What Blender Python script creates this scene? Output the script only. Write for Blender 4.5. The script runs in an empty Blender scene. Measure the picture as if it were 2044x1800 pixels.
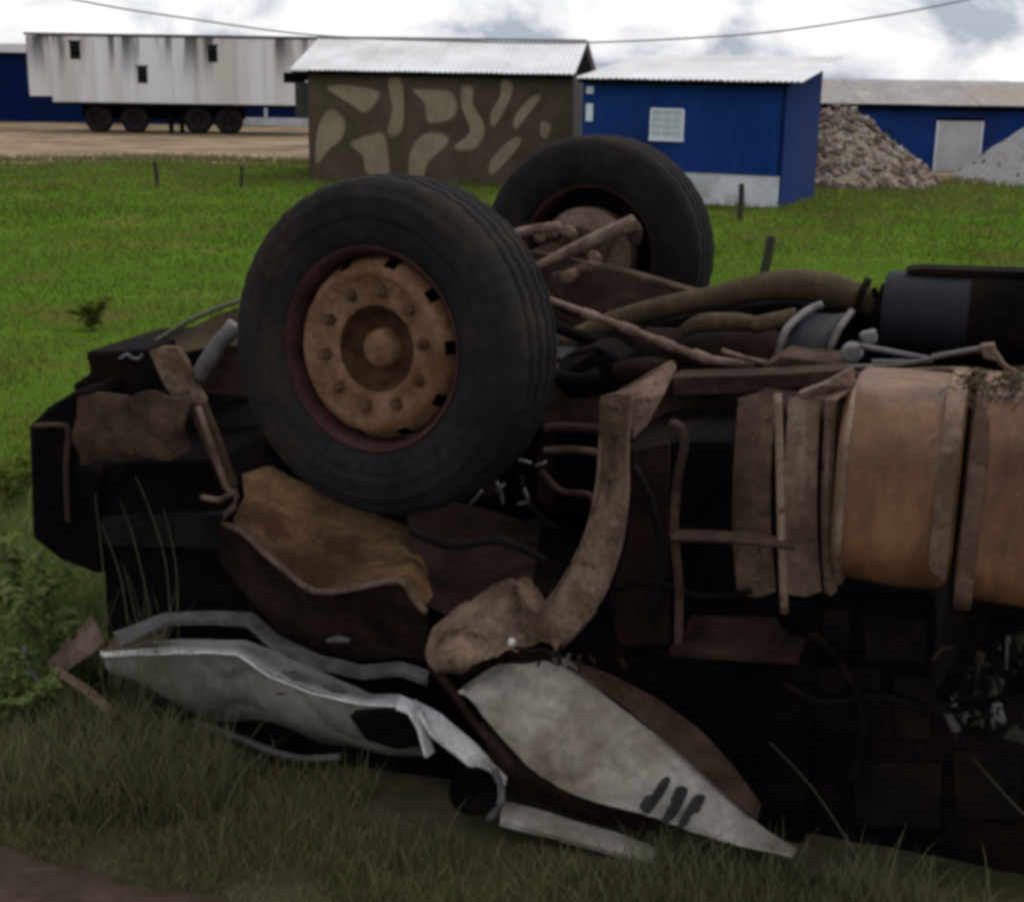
import bpy, math, random
import numpy as np
from mathutils import Vector, Matrix, noise

random.seed(7)
rng = np.random.default_rng(11)
scene = bpy.context.scene
col = scene.collection

# ------------------------------------------------------------------ camera
IW, IH, FPX = 2044.0, 1800.0, 2780.0
PITCH, ROLL = math.radians(15.5), math.radians(0.9)
CAM = Vector((0.0, 0.0, 2.30))
FWD = Vector((0, math.cos(PITCH), -math.sin(PITCH)))
_r0 = Vector((1, 0, 0))
_u0 = Vector((0, math.sin(PITCH), math.cos(PITCH)))
RGT = _r0 * math.cos(ROLL) + _u0 * math.sin(ROLL)
UPV = _u0 * math.cos(ROLL) - _r0 * math.sin(ROLL)
cam_data = bpy.data.cameras.new('camera')
cam = bpy.data.objects.new('camera', cam_data)
col.objects.link(cam)
m = Matrix((RGT, UPV, -FWD)).transposed().to_4x4()
m.translation = CAM
cam.matrix_world = m
cam_data.sensor_width = 36.0
cam_data.lens = 36.0 * FPX / IW
cam_data.clip_start = 0.05
cam_data.clip_end = 3000.0
scene.camera = cam

# ------------------------------------------------------------------ sky, sun, exposure
SUN_DIR = Vector((0.62, 0.32, 1.25)).normalized()     # towards the sun: right, beyond the wreck
world = bpy.data.worlds.new('World')
scene.world = world
world.use_nodes = True
nt = world.node_tree
nt.nodes.clear()
N = nt.nodes.new
out = N('ShaderNodeOutputWorld')
sky = N('ShaderNodeTexSky'); sky.sky_type = 'NISHITA'; sky.sun_disc = False
sky.sun_elevation = math.asin(SUN_DIR.z)
sky.sun_rotation = math.atan2(SUN_DIR.x, SUN_DIR.y)
bg1 = N('ShaderNodeBackground'); bg1.inputs[1].default_value = 0.10
nt.links.new(sky.outputs[0], bg1.inputs[0])
tc = N('ShaderNodeTexCoord')
comb = N('ShaderNodeMapping'); comb.inputs['Scale'].default_value = (1.0, 1.0, 1.7); comb.inputs['Location'].default_value = (1.7, 2.4, 0.9)
nt.links.new(tc.outputs['Generated'], comb.inputs[0])
n1 = N('ShaderNodeTexNoise'); n1.inputs['Scale'].default_value = 8.5; n1.inputs['Detail'].default_value = 5
n1.inputs['Roughness'].default_value = 0.58; n1.inputs['Distortion'].default_value = 0.35
nt.links.new(comb.outputs[0], n1.inputs['Vector'])
rp = N('ShaderNodeValToRGB')
rp.color_ramp.elements[0].position = 0.41; rp.color_ramp.elements[0].color = (0.37, 0.415, 0.50, 1)
rp.color_ramp.elements[1].position = 0.585; rp.color_ramp.elements[1].color = (0.97, 0.955, 0.95, 1)
e = rp.color_ramp.elements.new(0.49); e.color = (0.69, 0.71, 0.76, 1)
nt.links.new(n1.outputs['Fac'], rp.inputs[0])
bg2 = N('ShaderNodeBackground'); bg2.inputs[1].default_value = 1.07
nt.links.new(rp.outputs[0], bg2.inputs[0])
mx = N('ShaderNodeMixShader'); mx.inputs[0].default_value = 0.9
nt.links.new(bg1.outputs[0], mx.inputs[1]); nt.links.new(bg2.outputs[0], mx.inputs[2])
nt.links.new(mx.outputs[0], out.inputs[0])

sd = bpy.data.lights.new('sun', 'SUN')
sd.energy = 1.3
sd.angle = math.radians(22)
sd.color = (1.0, 0.94, 0.84)
sun = bpy.data.objects.new('sun', sd)
col.objects.link(sun)
sun.rotation_euler = (-SUN_DIR).to_track_quat('-Z', 'Y').to_euler()

scene.view_settings.view_transform = 'Standard'
scene.view_settings.look = 'None'
scene.view_settings.exposure = 0.15
scene.view_settings.gamma = 1.0
scene.render.engine = 'CYCLES'
scene.cycles.use_denoising = True
scene.cycles.max_bounces = 6
scene.cycles.pixel_filter_type = 'BLACKMAN_HARRIS'
scene.cycles.filter_width = 4.0

# ------------------------------------------------------------------ pixel -> place helpers
def ray(x, y):
    return FWD + RGT * ((x - IW / 2) / FPX) + UPV * ((IH / 2 - y) / FPX)
def at_depth(x, y, d):
    return CAM + ray(x, y) * d
def on_ground(x, y, z):
    q = ray(x, y)
    return CAM + q * ((z - CAM.z) / q.z)
def at_y(x, y, yy):
    q = ray(x, y)
    return CAM + q * ((yy - CAM.y) / q.y)

FIELD_Z = -0.35
def ground_z(x, y):
    t = min(1.0, max(0.0, (y - 5.6) / 6.0))
    t = t * t * (3 - 2 * t)
    z = -0.10 + (FIELD_Z + 0.10) * t
    if y > 66: z -= (y - 66) * 0.035
    if y < 11:
        k = min(1.0, (11 - y) / 3)
        z += k * 0.035 * noise.noise(Vector((x * 1.3, y * 1.3, 0))) + k * 0.012 * noise.noise(Vector((x * 5, y * 5, 3)))
    return z

# ------------------------------------------------------------------ materials
MATS = {}
def mat(name, c1, c2=None, scale=6.0, rough=0.75, bump=0.15, metallic=0.0, c3=None, detail=6.0,
        stretch=(1, 1, 1), bscale=None, lo=0.38, hi=0.62, spec=0.4, tint=None, trans=None, mottle=.38, chip=None, chip_scale=16, chip_at=.60):
    if name in MATS:
        return MATS[name]
    mt = bpy.data.materials.new(name)
    mt.use_nodes = True
    t = mt.node_tree
    b = t.nodes['Principled BSDF']
    b.inputs['Roughness'].default_value = rough
    b.inputs['Metallic'].default_value = metallic
    b.inputs['Specular IOR Level'].default_value = spec
    tcn = t.nodes.new('ShaderNodeTexCoord')
    mp = t.nodes.new('ShaderNodeMapping'); mp.inputs['Scale'].default_value = stretch
    t.links.new(tcn.outputs['Object'], mp.inputs[0])
    c2 = c2 or c1
    nz = t.nodes.new('ShaderNodeTexNoise'); nz.inputs['Scale'].default_value = scale; nz.inputs['Detail'].default_value = detail
    nz.inputs['Roughness'].default_value = 0.6
    t.links.new(mp.outputs[0], nz.inputs['Vector'])
    r = t.nodes.new('ShaderNodeValToRGB')
    r.color_ramp.elements[0].position = lo; r.color_ramp.elements[0].color = (*c1, 1)
    r.color_ramp.elements[1].position = hi; r.color_ramp.elements[1].color = (*c2, 1)
    t.links.new(nz.outputs['Fac'], r.inputs[0])
    last = r.outputs[0]
    if c3:
        nz3 = t.nodes.new('ShaderNodeTexNoise'); nz3.inputs['Scale'].default_value = scale * 0.37; nz3.inputs['Detail'].default_value = 8
        nz3.inputs['Roughness'].default_value = 0.65
        t.links.new(mp.outputs[0], nz3.inputs['Vector'])
        r3 = t.nodes.new('ShaderNodeValToRGB')
        r3.color_ramp.elements[0].position = 0.50; r3.color_ramp.elements[0].color = (0, 0, 0, 1)
        r3.color_ramp.elements[1].position = 0.63; r3.color_ramp.elements[1].color = (1, 1, 1, 1)
        t.links.new(nz3.outputs['Fac'], r3.inputs[0])
        mxn = t.nodes.new('ShaderNodeMixRGB'); mxn.inputs[2].default_value = (*c3, 1)
        t.links.new(r3.outputs[0], mxn.inputs[0]); t.links.new(last, mxn.inputs[1])
        last = mxn.outputs[0]
    if chip:
        nc = t.nodes.new('ShaderNodeTexNoise'); nc.inputs['Scale'].default_value = chip_scale; nc.inputs['Detail'].default_value = 9
        nc.inputs['Roughness'].default_value = 0.72; nc.inputs['Distortion'].default_value = 0.6
        t.links.new(tcn.outputs['Object'], nc.inputs['Vector'])
        rc = t.nodes.new('ShaderNodeMapRange'); rc.inputs[1].default_value = chip_at; rc.inputs[2].default_value = chip_at + .035
        t.links.new(nc.outputs['Fac'], rc.inputs[0])
        mc = t.nodes.new('ShaderNodeMixRGB'); mc.inputs[2].default_value = (*chip, 1)
        t.links.new(rc.outputs[0], mc.inputs[0]); t.links.new(last, mc.inputs[1])
        last = mc.outputs[0]
    if tint:
        at = t.nodes.new('ShaderNodeAttribute'); at.attribute_name = 'tint'
        mxt = t.nodes.new('ShaderNodeMixRGB'); mxt.inputs[2].default_value = (*tint, 1)
        t.links.new(at.outputs['Fac'], mxt.inputs[0]); t.links.new(last, mxt.inputs[1])
        last = mxt.outputs[0]
    if bump:
        nf = t.nodes.new('ShaderNodeTexNoise'); nf.inputs['Scale'].default_value = scale * 6.5; nf.inputs['Detail'].default_value = 7
        nf.inputs['Roughness'].default_value = 0.7
        t.links.new(mp.outputs[0], nf.inputs['Vector'])
        rf_ = t.nodes.new('ShaderNodeMapRange'); rf_.inputs[1].default_value = .3; rf_.inputs[2].default_value = .7
        rf_.inputs[3].default_value = 1 - mottle; rf_.inputs[4].default_value = 1 + mottle * .55
        t.links.new(nf.outputs['Fac'], rf_.inputs[0])
        hm = t.nodes.new('ShaderNodeVectorMath'); hm.operation = 'SCALE'
        t.links.new(last, hm.inputs[0]); t.links.new(rf_.outputs[0], hm.inputs['Scale'])
        last = hm.outputs[0]
        rr_ = t.nodes.new('ShaderNodeMapRange'); rr_.inputs[3].default_value = max(.2, rough - .15); rr_.inputs[4].default_value = min(1, rough + .12)
        t.links.new(nz.outputs['Fac'], rr_.inputs[0]); t.links.new(rr_.outputs[0], b.inputs['Roughness'])
    t.links.new(last, b.inputs['Base Color'])
    if bump:
        nb = t.nodes.new('ShaderNodeTexNoise'); nb.inputs['Scale'].default_value = bscale or scale * 5; nb.inputs['Detail'].default_value = 5
        t.links.new(mp.outputs[0], nb.inputs['Vector'])
        bp = t.nodes.new('ShaderNodeBump'); bp.inputs['Strength'].default_value = bump; bp.inputs['Distance'].default_value = 0.02
        t.links.new(nb.outputs['Fac'], bp.inputs['Height'])
        t.links.new(bp.outputs[0], b.inputs['Normal'])
    if trans:
        tb = t.nodes.new('ShaderNodeBsdfTranslucent'); t.links.new(last, tb.inputs['Color'])
        ms = t.nodes.new('ShaderNodeMixShader'); ms.inputs[0].default_value = trans
        t.links.new(b.outputs[0], ms.inputs[1]); t.links.new(tb.outputs[0], ms.inputs[2])
        t.links.new(ms.outputs[0], t.nodes['Material Output'].inputs[0])
    MATS[name] = mt
    return mt

TYRE = mat('tyre_rubber', (.0085, .008, .009), (.0165, .0155, .016), 5, .9, .2, c3=(.027, .020, .015), spec=.12, mottle=.45)
RIM_TAN = mat('muddy_wheel_disc', (.120, .059, .027), (.205, .120, .068), 7, .85, .35, c3=(.080, .036, .014), spec=.12, chip=(.06, .027, .012), chip_scale=22, chip_at=.64)
RIM_RED = mat('dark_red_rim', (.030, .010, .009), (.055, .023, .019), 9, .75, .2, spec=.15)
HUB = mat('brown_hub', (.034, .015, .006), (.065, .033, .016), 12, .9, .3, spec=.1)
NUT = mat('rusty_nut', (.060, .030, .014), (.11, .065, .036), 20, .8, .2, spec=.1)
RUST = mat('rust_brown_steel', (.040, .021, .0135), (.078, .044, .031), 9, .8, .4, c3=(.025, .012, .008), spec=.15)
RUST_L = mat('dusty_red_steel', (.105, .064, .046), (.185, .122, .092), 13, .8, .4, c3=(.063, .035, .023), spec=.15, chip=(.040, .019, .011), chip_scale=24)
TAN = mat('tan_mud_steel', (.115, .074, .048), (.205, .140, .097), 7, .85, .5, c3=(.075, .046, .027), spec=.12, mottle=.45, chip=(.055, .027, .014), chip_scale=18, chip_at=.60)
OLIVE = mat('olive_dirty_pipe', (.045, .029, .015), (.082, .056, .030), 8, .8, .3, c3=(.056, .031, .020), spec=.15)
PALE = mat('pale_scratched_metal', (.085, .077, .072), (.165, .150, .142), 14, .65, .15, c3=(.075, .058, .048), spec=.3)
GREY = mat('grey_rubber_trim', (.060, .060, .060), (.115, .112, .108), 12, .65, .15, spec=.3)
BLACK = mat('shaded_black', (.0022, .0017, .0016), (.0052, .0040, .0037), 6, .9, .4, c3=(.012, .0072, .0052), spec=.05)  # black parts, with the deep shade inside the wreck put into the colour
DARKRED = mat('dark_red_chassis', (.0105, .005, .0042), (.024, .0115, .0092), 7, .85, .4, spec=.08, c3=(.032, .018, .012))
DARKBLUE = mat('dark_plastic', (.0045, .0055, .008), (.011, .0125, .017), 6, .65, .2, spec=.25)
TANK = mat('rusty_fuel_tank', (.105, .046, .018), (.205, .105, .050), 3.0, .5, .25, c3=(.055, .022, .009), spec=.35, mottle=.3, stretch=(1.6, 1.6, .6), chip=(.25, .155, .09), chip_scale=8, chip_at=.64)
TANK_L = mat('tan_tank_strap', (.15, .098, .066), (.25, .175, .125), 6, .75, .3, c3=(.10, .06, .038), spec=.15, chip=(.06, .03, .016), chip_scale=20)
TANK_D = mat('brown_side_panel', (.080, .044, .029), (.150, .094, .066), 4.5, .75, .4, c3=(.050, .027, .016), spec=.15, chip=(.038, .018, .010), chip_scale=14, chip_at=.59)
WHITE = mat('dirty_white_paint', (.265, .242, .196), (.40, .368, .308), 3.5, .6, .25, c3=(.20, .155, .108), spec=.25, chip=(.080, .048, .030), chip_scale=15, chip_at=.65)
WHITE_B = mat('lit_white_paint', (.66, .645, .63), (.80, .79, .78), 9, .5, .2, c3=(.50, .46, .42), chip=(.12, .09, .07), chip_scale=20, chip_at=.62)  # brighter copy of the cab white; sky light on upper edges put in
CREAM = mat('shaded_grubby_paint', (.145, .134, .108), (.225, .208, .172), 3, .65, .25, c3=(.10, .083, .056), spec=.2, chip=(.05, .036, .024), chip_scale=14, chip_at=.64)  # dirty white skin, darkened for the shade on its undercut face
MUDARCH = mat('muddy_arch_liner', (.062, .036, .017), (.120, .074, .038), 6, .9, .5, c3=(.042, .020, .011), spec=.08, mottle=.45)
DUSTY = mat('dusty_pink_rod', (.125, .080, .060), (.225, .155, .122), 14, .8, .35, c3=(.08, .046, .034), spec=.15)
TRIMY = mat('olive_trim', (.085, .078, .040), (.13, .12, .065), 9, .7, .1)
CHAR = mat('charcoal_plastic', (.006, .0055, .005), (.015, .0135, .012), 7, .85, .4, spec=.06)
NEARBLACK = mat('near_black_sheet', (.0045, .0036, .0034), (.0105, .008, .007), 9, .85, .5, c3=(.017, .010, .007), spec=.06)  # near-black tone for the body panels and loose wiring
MARK = mat('black_lettering', (.014, .014, .013), (.035, .033, .030), 30, .7, 0)
GLASSW = mat('broken_lamp', (.5, .5, .48), (.65, .65, .63), 10, .3, 0)

# ------------------------------------------------------------------ mesh builder
class MB:
    def __init__(s):
        s.v = []; s.f = []
    def add(s, vs, fs):
        o = len(s.v)
        s.v += [Vector(p) for p in vs]
        s.f += [tuple(i + o for i in f) for f in fs]
        return s
    def box(s, c, ax, ay, az):
        c = Vector(c)
        vs = [c + ax * i + ay * j + az * k for k in (-1, 1) for j in (-1, 1) for i in (-1, 1)]
        return s.add(vs, [(0, 2, 3, 1), (4, 5, 7, 6), (0, 1, 5, 4), (2, 6, 7, 3), (0, 4, 6, 2), (1, 3, 7, 5)])
    def aabox(s, x0, x1, y0, y1, z0, z1):
        return s.box(((x0 + x1) / 2, (y0 + y1) / 2, (z0 + z1) / 2), Vector(((x1 - x0) / 2, 0, 0)), Vector((0, (y1 - y0) / 2, 0)), Vector((0, 0, (z1 - z0) / 2)))
    def tube(s, pts, r, sides=10, cap=True, smooth=3, flat=None):
        pts = [Vector(p) for p in pts]
        if len(pts) > 2 and smooth > 1:
            pts = catmull(pts, smooth)
        n = len(pts)
        rs = r if isinstance(r, (list, tuple)) else [r] * n
        if len(rs) != n:
            rs = [float(np.interp(i / (n - 1), np.linspace(0, 1, len(rs)), rs)) for i in range(n)]
        vs = []; fs = []
        up = Vector((0, 0, 1))
        for i, p in enumerate(pts):
            d = (pts[min(i + 1, n - 1)] - pts[max(i - 1, 0)]).normalized()
            ref = up if abs(d.z) < .9 else Vector((1, 0, 0))
            a = d.cross(ref).normalized(); b = a.cross(d).normalized()
            for k in range(sides):
                t = 2 * math.pi * k / sides
                fy = flat if flat else 1.0
                vs.append(p + a * (rs[i] * math.cos(t) * fy) + b * (rs[i] * math.sin(t)))
        for i in range(n - 1):
            for k in range(sides):
                k2 = (k + 1) % sides
                fs.append((i * sides + k, i * sides + k2, (i + 1) * sides + k2, (i + 1) * sides + k))
        if cap:
            fs.append(tuple(range(sides))[::-1]); fs.append(tuple((n - 1) * sides + k for k in range(sides)))
        return s.add(vs, fs)
    def prism(s, poly, ext):
        n = len(poly); ext = Vector(ext)
        vs = [Vector(p) for p in poly] + [Vector(p) + ext for p in poly]
        fs = [tuple(range(n)), tuple(range(2 * n - 1, n - 1, -1))]
        fs += [(i, i + n, (i + 1) % n + n, (i + 1) % n) for i in range(n)]
        return s.add(vs, fs)
    def lathe(s, prof, c, axis, seg=64, closed=False, skip=None, notch=None):
        c = Vector(c); axis = Vector(axis).normalized()
        a = axis.cross(Vector((0, 0, 1))).normalized(); b = axis.cross(a).normalized()
        n = len(prof); vs = []; fs = []
        for k in range(seg):
            t = 2 * math.pi * k / seg
            d = a * math.cos(t) + b * math.sin(t)
            for j, (x, r) in enumerate(prof):
                if notch: x, r = notch(k, j, x, r)
                vs.append(c + axis * x + d * r)
        for k in range(seg):
            k2 = (k + 1) % seg
            for j in range(n - 1 + (1 if closed else 0)):
                if skip and skip(k, j): continue
                j2 = (j + 1) % n
                fs.append((k * n + j, k * n + j2, k2 * n + j2, k2 * n + j))
        return s.add(vs, fs)
    def shell(s, grid, th):
        """grid[row][col] of points -> thin sheet of thickness th away from its normal, rims split"""
        R = len(grid); C = len(grid[0])
        nr = [[None] * C for _ in range(R)]
        for i in range(R):
            for j in range(C):
                du = grid[i][min(j + 1, C - 1)] - grid[i][max(j - 1, 0)]
                dv = grid[min(i + 1, R - 1)][j] - grid[max(i - 1, 0)][j]
                n = du.cross(dv)
                nr[i][j] = n.normalized() if n.length > 1e-9 else Vector((0, -1, 0))
        F = [grid[i][j] for i in range(R) for j in range(C)]
        B = [grid[i][j] - nr[i][j] * th for i in range(R) for j in range(C)]
        fs = [(i * C + j, i * C + j + 1, (i + 1) * C + j + 1, (i + 1) * C + j) for i in range(R - 1) for j in range(C - 1)]
        s.add(F, fs)
        s.add(B, [f[::-1] for f in fs])
        rim = [i for i in range(C)] + [i * C + C - 1 for i in range(1, R)] + [(R - 1) * C + j for j in range(C - 2, -1, -1)] + [i * C for i in range(R - 2, 0, -1)]
        L = len(rim)
        s.add([F[i] for i in rim] + [B[i] for i in rim], [(k, k + L, (k + 1) % L + L, (k + 1) % L) for k in range(L)])
        return s
    def build(s, name, material, parent=None, smooth=False, bevel=0.0, origin=None):
        if origin is None:
            origin = parent_origin(parent) if parent else Vector((0, 0, 0))
        me = bpy.data.meshes.new(name)
        me.from_pydata([p - origin for p in s.v], [], s.f)
        me.update()
        if smooth:
            me.polygons.foreach_set('use_smooth', [True] * len(me.polygons))
        if material: me.materials.append(material)
        o = bpy.data.objects.new(name, me)
        col.objects.link(o)
        if parent:
            o.parent = parent
        else:
            o.location = origin
        if bevel:
            bm_ = o.modifiers.new('bevel', 'BEVEL'); bm_.width = bevel; bm_.segments = 2; bm_.limit_method = 'ANGLE'
            bm_.angle_limit = math.radians(35)
        return o

def parent_origin(p):
    v = Vector((0, 0, 0))
    while p:
        v += p.location; p = p.parent
    return v

def catmull(pts, k):
    res = []
    n = len(pts)
    for i in range(n - 1):
        p0 = pts[max(i - 1, 0)]; p1 = pts[i]; p2 = pts[i + 1]; p3 = pts[min(i + 2, n - 1)]
        for j in range(k):
            t = j / k
            res.append(0.5 * ((2 * p1) + (p2 - p0) * t + (2 * p0 - 5 * p1 + 4 * p2 - p3) * t * t + (3 * p1 - p0 - 3 * p2 + p3) * t ** 3))
    res.append(pts[-1])
    return res

def empty(name, loc, label, cat, group=None):
    o = bpy.data.objects.new(name, None)
    o.empty_display_size = 0.2
    col.objects.link(o)
    o.location = loc
    tag(o, label, cat, group)
    return o
def tag(o, label, cat, group=None):
    o['label'] = label; o['category'] = cat
    if group: o['group'] = group
    return o
def struct(o):
    o['kind'] = 'structure'; return o

# ------------------------------------------------------------------ truck frame of reference
NEAR_W = at_depth(784, 690, 4.36)
FAR_W = at_depth(1192, 505, 6.35)
AX = (FAR_W - NEAR_W).normalized()            # across the truck, away from the viewer
A0 = (NEAR_W + FAR_W) / 2
UU = Vector((AX.y, -AX.x, 0)).normalized()    # towards the truck's rear (right, a little nearer)
def T(x, y, v):
    q = ray(x, y)
    return CAM + q * ((v - (CAM - A0).dot(AX)) / q.dot(AX))
def TL(lst):
    return [T(*p) for p in lst]
def UVW(u, v, z):
    p = A0 + UU * u + AX * v
    return Vector((p.x, p.y, z))
def resample(pts, n):
    d = [0.0]
    for i in range(1, len(pts)): d.append(d[-1] + (pts[i] - pts[i - 1]).length)
    res = []
    for k in range(n):
        s = d[-1] * k / (n - 1)
        i = 0
        while i < len(d) - 2 and d[i + 1] < s: i += 1
        t = (s - d[i]) / max(1e-9, d[i + 1] - d[i])
        res.append(pts[i].lerp(pts[i + 1], t))
    return res
def loft(l1, l2, n=40, m_=10, bulge=0.0, rough=0.0, nscale=6.0, smooth=1, seed=0, crease=0.0, jag=0.0):
    """sheet between two edge lines given as (x, y, v); l1 upper, l2 lower"""
    a = TL(l1); b = TL(l2)
    if smooth > 1: a = catmull(a, smooth); b = catmull(b, smooth)
    a = resample(a, n); b = resample(b, n)
    g = []
    for i in range(m_):
        t = i / (m_ - 1)
        row = []
        for j in range(n):
            p = b[j].lerp(a[j], t)
            p = p - AX * (bulge * math.sin(math.pi * t))
            if rough:
                q = p * nscale + Vector((seed, seed * 2.7, 0))
                p = p + AX * (rough * noise.noise(q)) + Vector((0, 0, 1)) * (rough * .5 * noise.noise(q + Vector((9, 4, 1))))
            if crease:
                q = p * (nscale * .8) + Vector((seed + 5, seed, 2))
                p = p + AX * (crease * (1 - abs(noise.noise(q)) * 2.2) ** 3 * math.sin(math.pi * min(1, max(0, t))))
            row.append(p)
        g.append(row)
    if jag:
        for i, k in ((0, 1), (m_ - 1, m_ - 2)):
            for j in range(n):
                d = (g[k][j] - g[i][j])
                g[i][j] = g[i][j] + d.normalized() * (jag * (noise.noise(Vector((j * .55, i, seed))) + .6 * noise.noise(Vector((j * 1.7, i, seed + 3)))))
    return g
def plate(pxs, v, th):
    return MB().prism(TL([(x, y, v) for x, y in pxs]), AX * th)

# ================================================================== SETTING
def axis_vals(a, b, n, far, k, grow):
    v = list(np.linspace(a, b, n)); step = (b - a) / (n - 1)
    while v[-1] < far:
        step *= grow; v.append(v[-1] + step)
    return v
ys = axis_vals(-3, 14, 130, 1500, 0, 1.22)
xp = axis_vals(0, 6, 44, 1500, 0, 1.25)
xs = [-x for x in xp[:0:-1]] + xp
verts = [(x, y, ground_z(x, y)) for y in ys for x in xs]
nx = len(xs)
faces = [(j * nx + i, j * nx + i + 1, (j + 1) * nx + i + 1, (j + 1) * nx + i) for j in range(len(ys) - 1) for i in range(nx - 1)]
gm = bpy.data.materials.new('grassy_earth'); gm.use_nodes = True
t = gm.node_tree; b = t.nodes['Principled BSDF']; b.inputs['Roughness'].default_value = .95; b.inputs['Specular IOR Level'].default_value = 0
tcn = t.nodes.new('ShaderNodeTexCoord')
def gnoise(sc, det, c):
    n = t.nodes.new('ShaderNodeTexNoise'); n.inputs['Scale'].default_value = sc; n.inputs['Detail'].default_value = det
    t.links.new(tcn.outputs['Object'], n.inputs['Vector'])
    r = t.nodes.new('ShaderNodeValToRGB')
    while len(r.color_ramp.elements) < len(c): r.color_ramp.elements.new(.5)
    for el, (p, cc) in zip(r.color_ramp.elements, c): el.position = p; el.color = (*cc, 1)
    t.links.new(n.outputs['Fac'], r.inputs[0]); return r, n
green, _ = gnoise(.55, 8, [(.32, (.092, .094, .025)), (.46, (.062, .116, .013)), (.58, (.076, .136, .016)), (.70, (.112, .124, .028))])
soil, _ = gnoise(3.0, 8, [(.35, (.044, .042, .020)), (.65, (.080, .070, .042))])
sepg = t.nodes.new('ShaderNodeSeparateXYZ'); t.links.new(tcn.outputs['Object'], sepg.inputs[0])
mr = t.nodes.new('ShaderNodeMapRange'); mr.inputs[1].default_value = 5.2; mr.inputs[2].default_value = 7.5
t.links.new(sepg.outputs[1], mr.inputs[0])
mg = t.nodes.new('ShaderNodeMixRGB'); t.links.new(mr.outputs[0], mg.inputs[0]); t.links.new(soil.outputs[0], mg.inputs[1]); t.links.new(green.outputs[0], mg.inputs[2])
t.links.new(mg.outputs[0], b.inputs['Base Color'])
nb = t.nodes.new('ShaderNodeTexNoise'); nb.inputs['Scale'].default_value = 9; nb.inputs['Detail'].default_value = 8
t.links.new(tcn.outputs['Object'], nb.inputs['Vector'])
bp = t.nodes.new('ShaderNodeBump'); bp.inputs['Strength'].default_value = .6; bp.inputs['Distance'].default_value = .08
t.links.new(nb.outputs['Fac'], bp.inputs['Height']); t.links.new(bp.outputs[0], b.inputs['Normal'])
g_ = MB().add(verts, faces).build('ground', gm, smooth=True); struct(g_)

# bare yard beyond the field
YARD = mat('sandy_yard', (.21, .150, .098), (.33, .25, .165), .6, .95, .4, c3=(.17, .130, .078), bscale=6, spec=.05)
edge = [on_ground(x, y, FIELD_Z) for x, y in ((-700, 322), (0, 326), (330, 322), (615, 330), (1100, 366), (1640, 378), (2044, 366), (2700, 360))]
yv = []; yf = []
xg = np.linspace(-60, 60, 241); rows = [0, .6, 2, 6, 12, 20, 26]
for r_ in rows:
    for x in xg:
        y0 = float(np.interp(x, [p.x for p in edge], [p.y for p in edge])) + .9 * noise.noise(Vector((x * .6, 3, 0))) + .4 * noise.noise(Vector((x * 2.3, 7, 0)))
        yv.append((x, y0 + r_, FIELD_Z + (.02 if r_ else .003)))
for j in range(len(rows) - 1):
    for i in range(240):
        yf.append((j * 241 + i, j * 241 + i + 1, (j + 1) * 241 + i + 1, (j + 1) * 241 + i))
struct(MB().add(yv, yf).build('dirt_yard', YARD))

# dirt road edge at the viewer's feet
ROAD = mat('red_dirt_road', (.050, .033, .024), (.080, .056, .043), 2.2, .95, .5, c3=(.040, .028, .020), bscale=40, spec=.05)
re = [on_ground(x, y, .04) for x, y in ((-900, 1500), (-300, 1648), (0, 1722), (130, 1756), (250, 1784), (450, 1828), (900, 1920), (1600, 2060), (2600, 2260))]
rd = resample(re, 160)
rv = []; rf = []
for j, (dd, dz) in enumerate(((.30, -.22), (.12, -.05), (0, 0), (-.3, .012), (-.8, .02), (-2.0, .02), (-6, .02))):
    for i, p in enumerate(rd):
        w = .05 * noise.noise(Vector((p.x * 3, p.y * 3, 1))) + .02 * noise.noise(Vector((p.x * 11, p.y * 11, 5)))
        rv.append((p.x + (dd + w) * .25, p.y + dd + w, .04 + dz + .012 * noise.noise(Vector((p.x * 6, (p.y + dd) * 6, 2)))))
for j in range(6):
    for i in range(159):
        rf.append((j * 160 + i, j * 160 + i + 1, (j + 1) * 160 + i + 1, (j + 1) * 160 + i)[::-1])
struct(MB().add(rv, rf).build('road', ROAD, smooth=True))

# ------------------------------------------------------------------ buildings
ROOF_W = mat('pale_iron_roof', (.62, .62, .63), (.74, .74, .75), 1.2, .55, .04, c3=(.55, .53, .53), mottle=.07)
ROOF_G = mat('weathered_iron_roof', (.25, .235, .225), (.34, .32, .305), 1.0, .65, .05, c3=(.29, .24, .21))
CAMO_D = mat('camouflage_brown_plaster', (.080, .055, .042), (.110, .078, .061), 1.3, .95, .2, c3=(.078, .062, .034), spec=.05, mottle=.15)
CAMO_L = mat('camouflage_grey_patch', (.245, .185, .125), (.31, .24, .17), 2.5, .95, .15, spec=.05, mottle=.15)
CAMO_M = mat('camouflage_overspray', (.15, .112, .080), (.185, .14, .10), 2.5, .95, .15, spec=.05, mottle=.15)
CAMO_S = mat('grey_side_plaster', (.075, .072, .066), (.10, .094, .086), 2, .95, .15, spec=.1)
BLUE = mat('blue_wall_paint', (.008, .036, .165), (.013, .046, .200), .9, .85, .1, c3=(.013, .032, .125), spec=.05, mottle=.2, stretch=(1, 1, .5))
BLUE_S = mat('sidelit_blue_wall_paint', (.016, .038, .145), (.022, .046, .17), 1.2, .85, .08, c3=(.028, .044, .13), spec=.05, mottle=.15)  # separate blue for the side wall; light from the right put into it
WALL_W = mat('whitewash', (.54, .56, .60), (.68, .69, .72), 3, .85, .1, c3=(.42, .43, .42), mottle=.14)
FRAME_W = mat('white_window_paint', (.68, .70, .76), (.78, .79, .84), 5, .6, 0)
PANE = mat('pale_pane', (.50, .53, .58), (.56, .58, .62), 4, .35, 0)
DARK = mat('dark_gap', (.004, .004, .004), (.007, .007, .007), 3, .95, 0, spec=.02)
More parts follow.
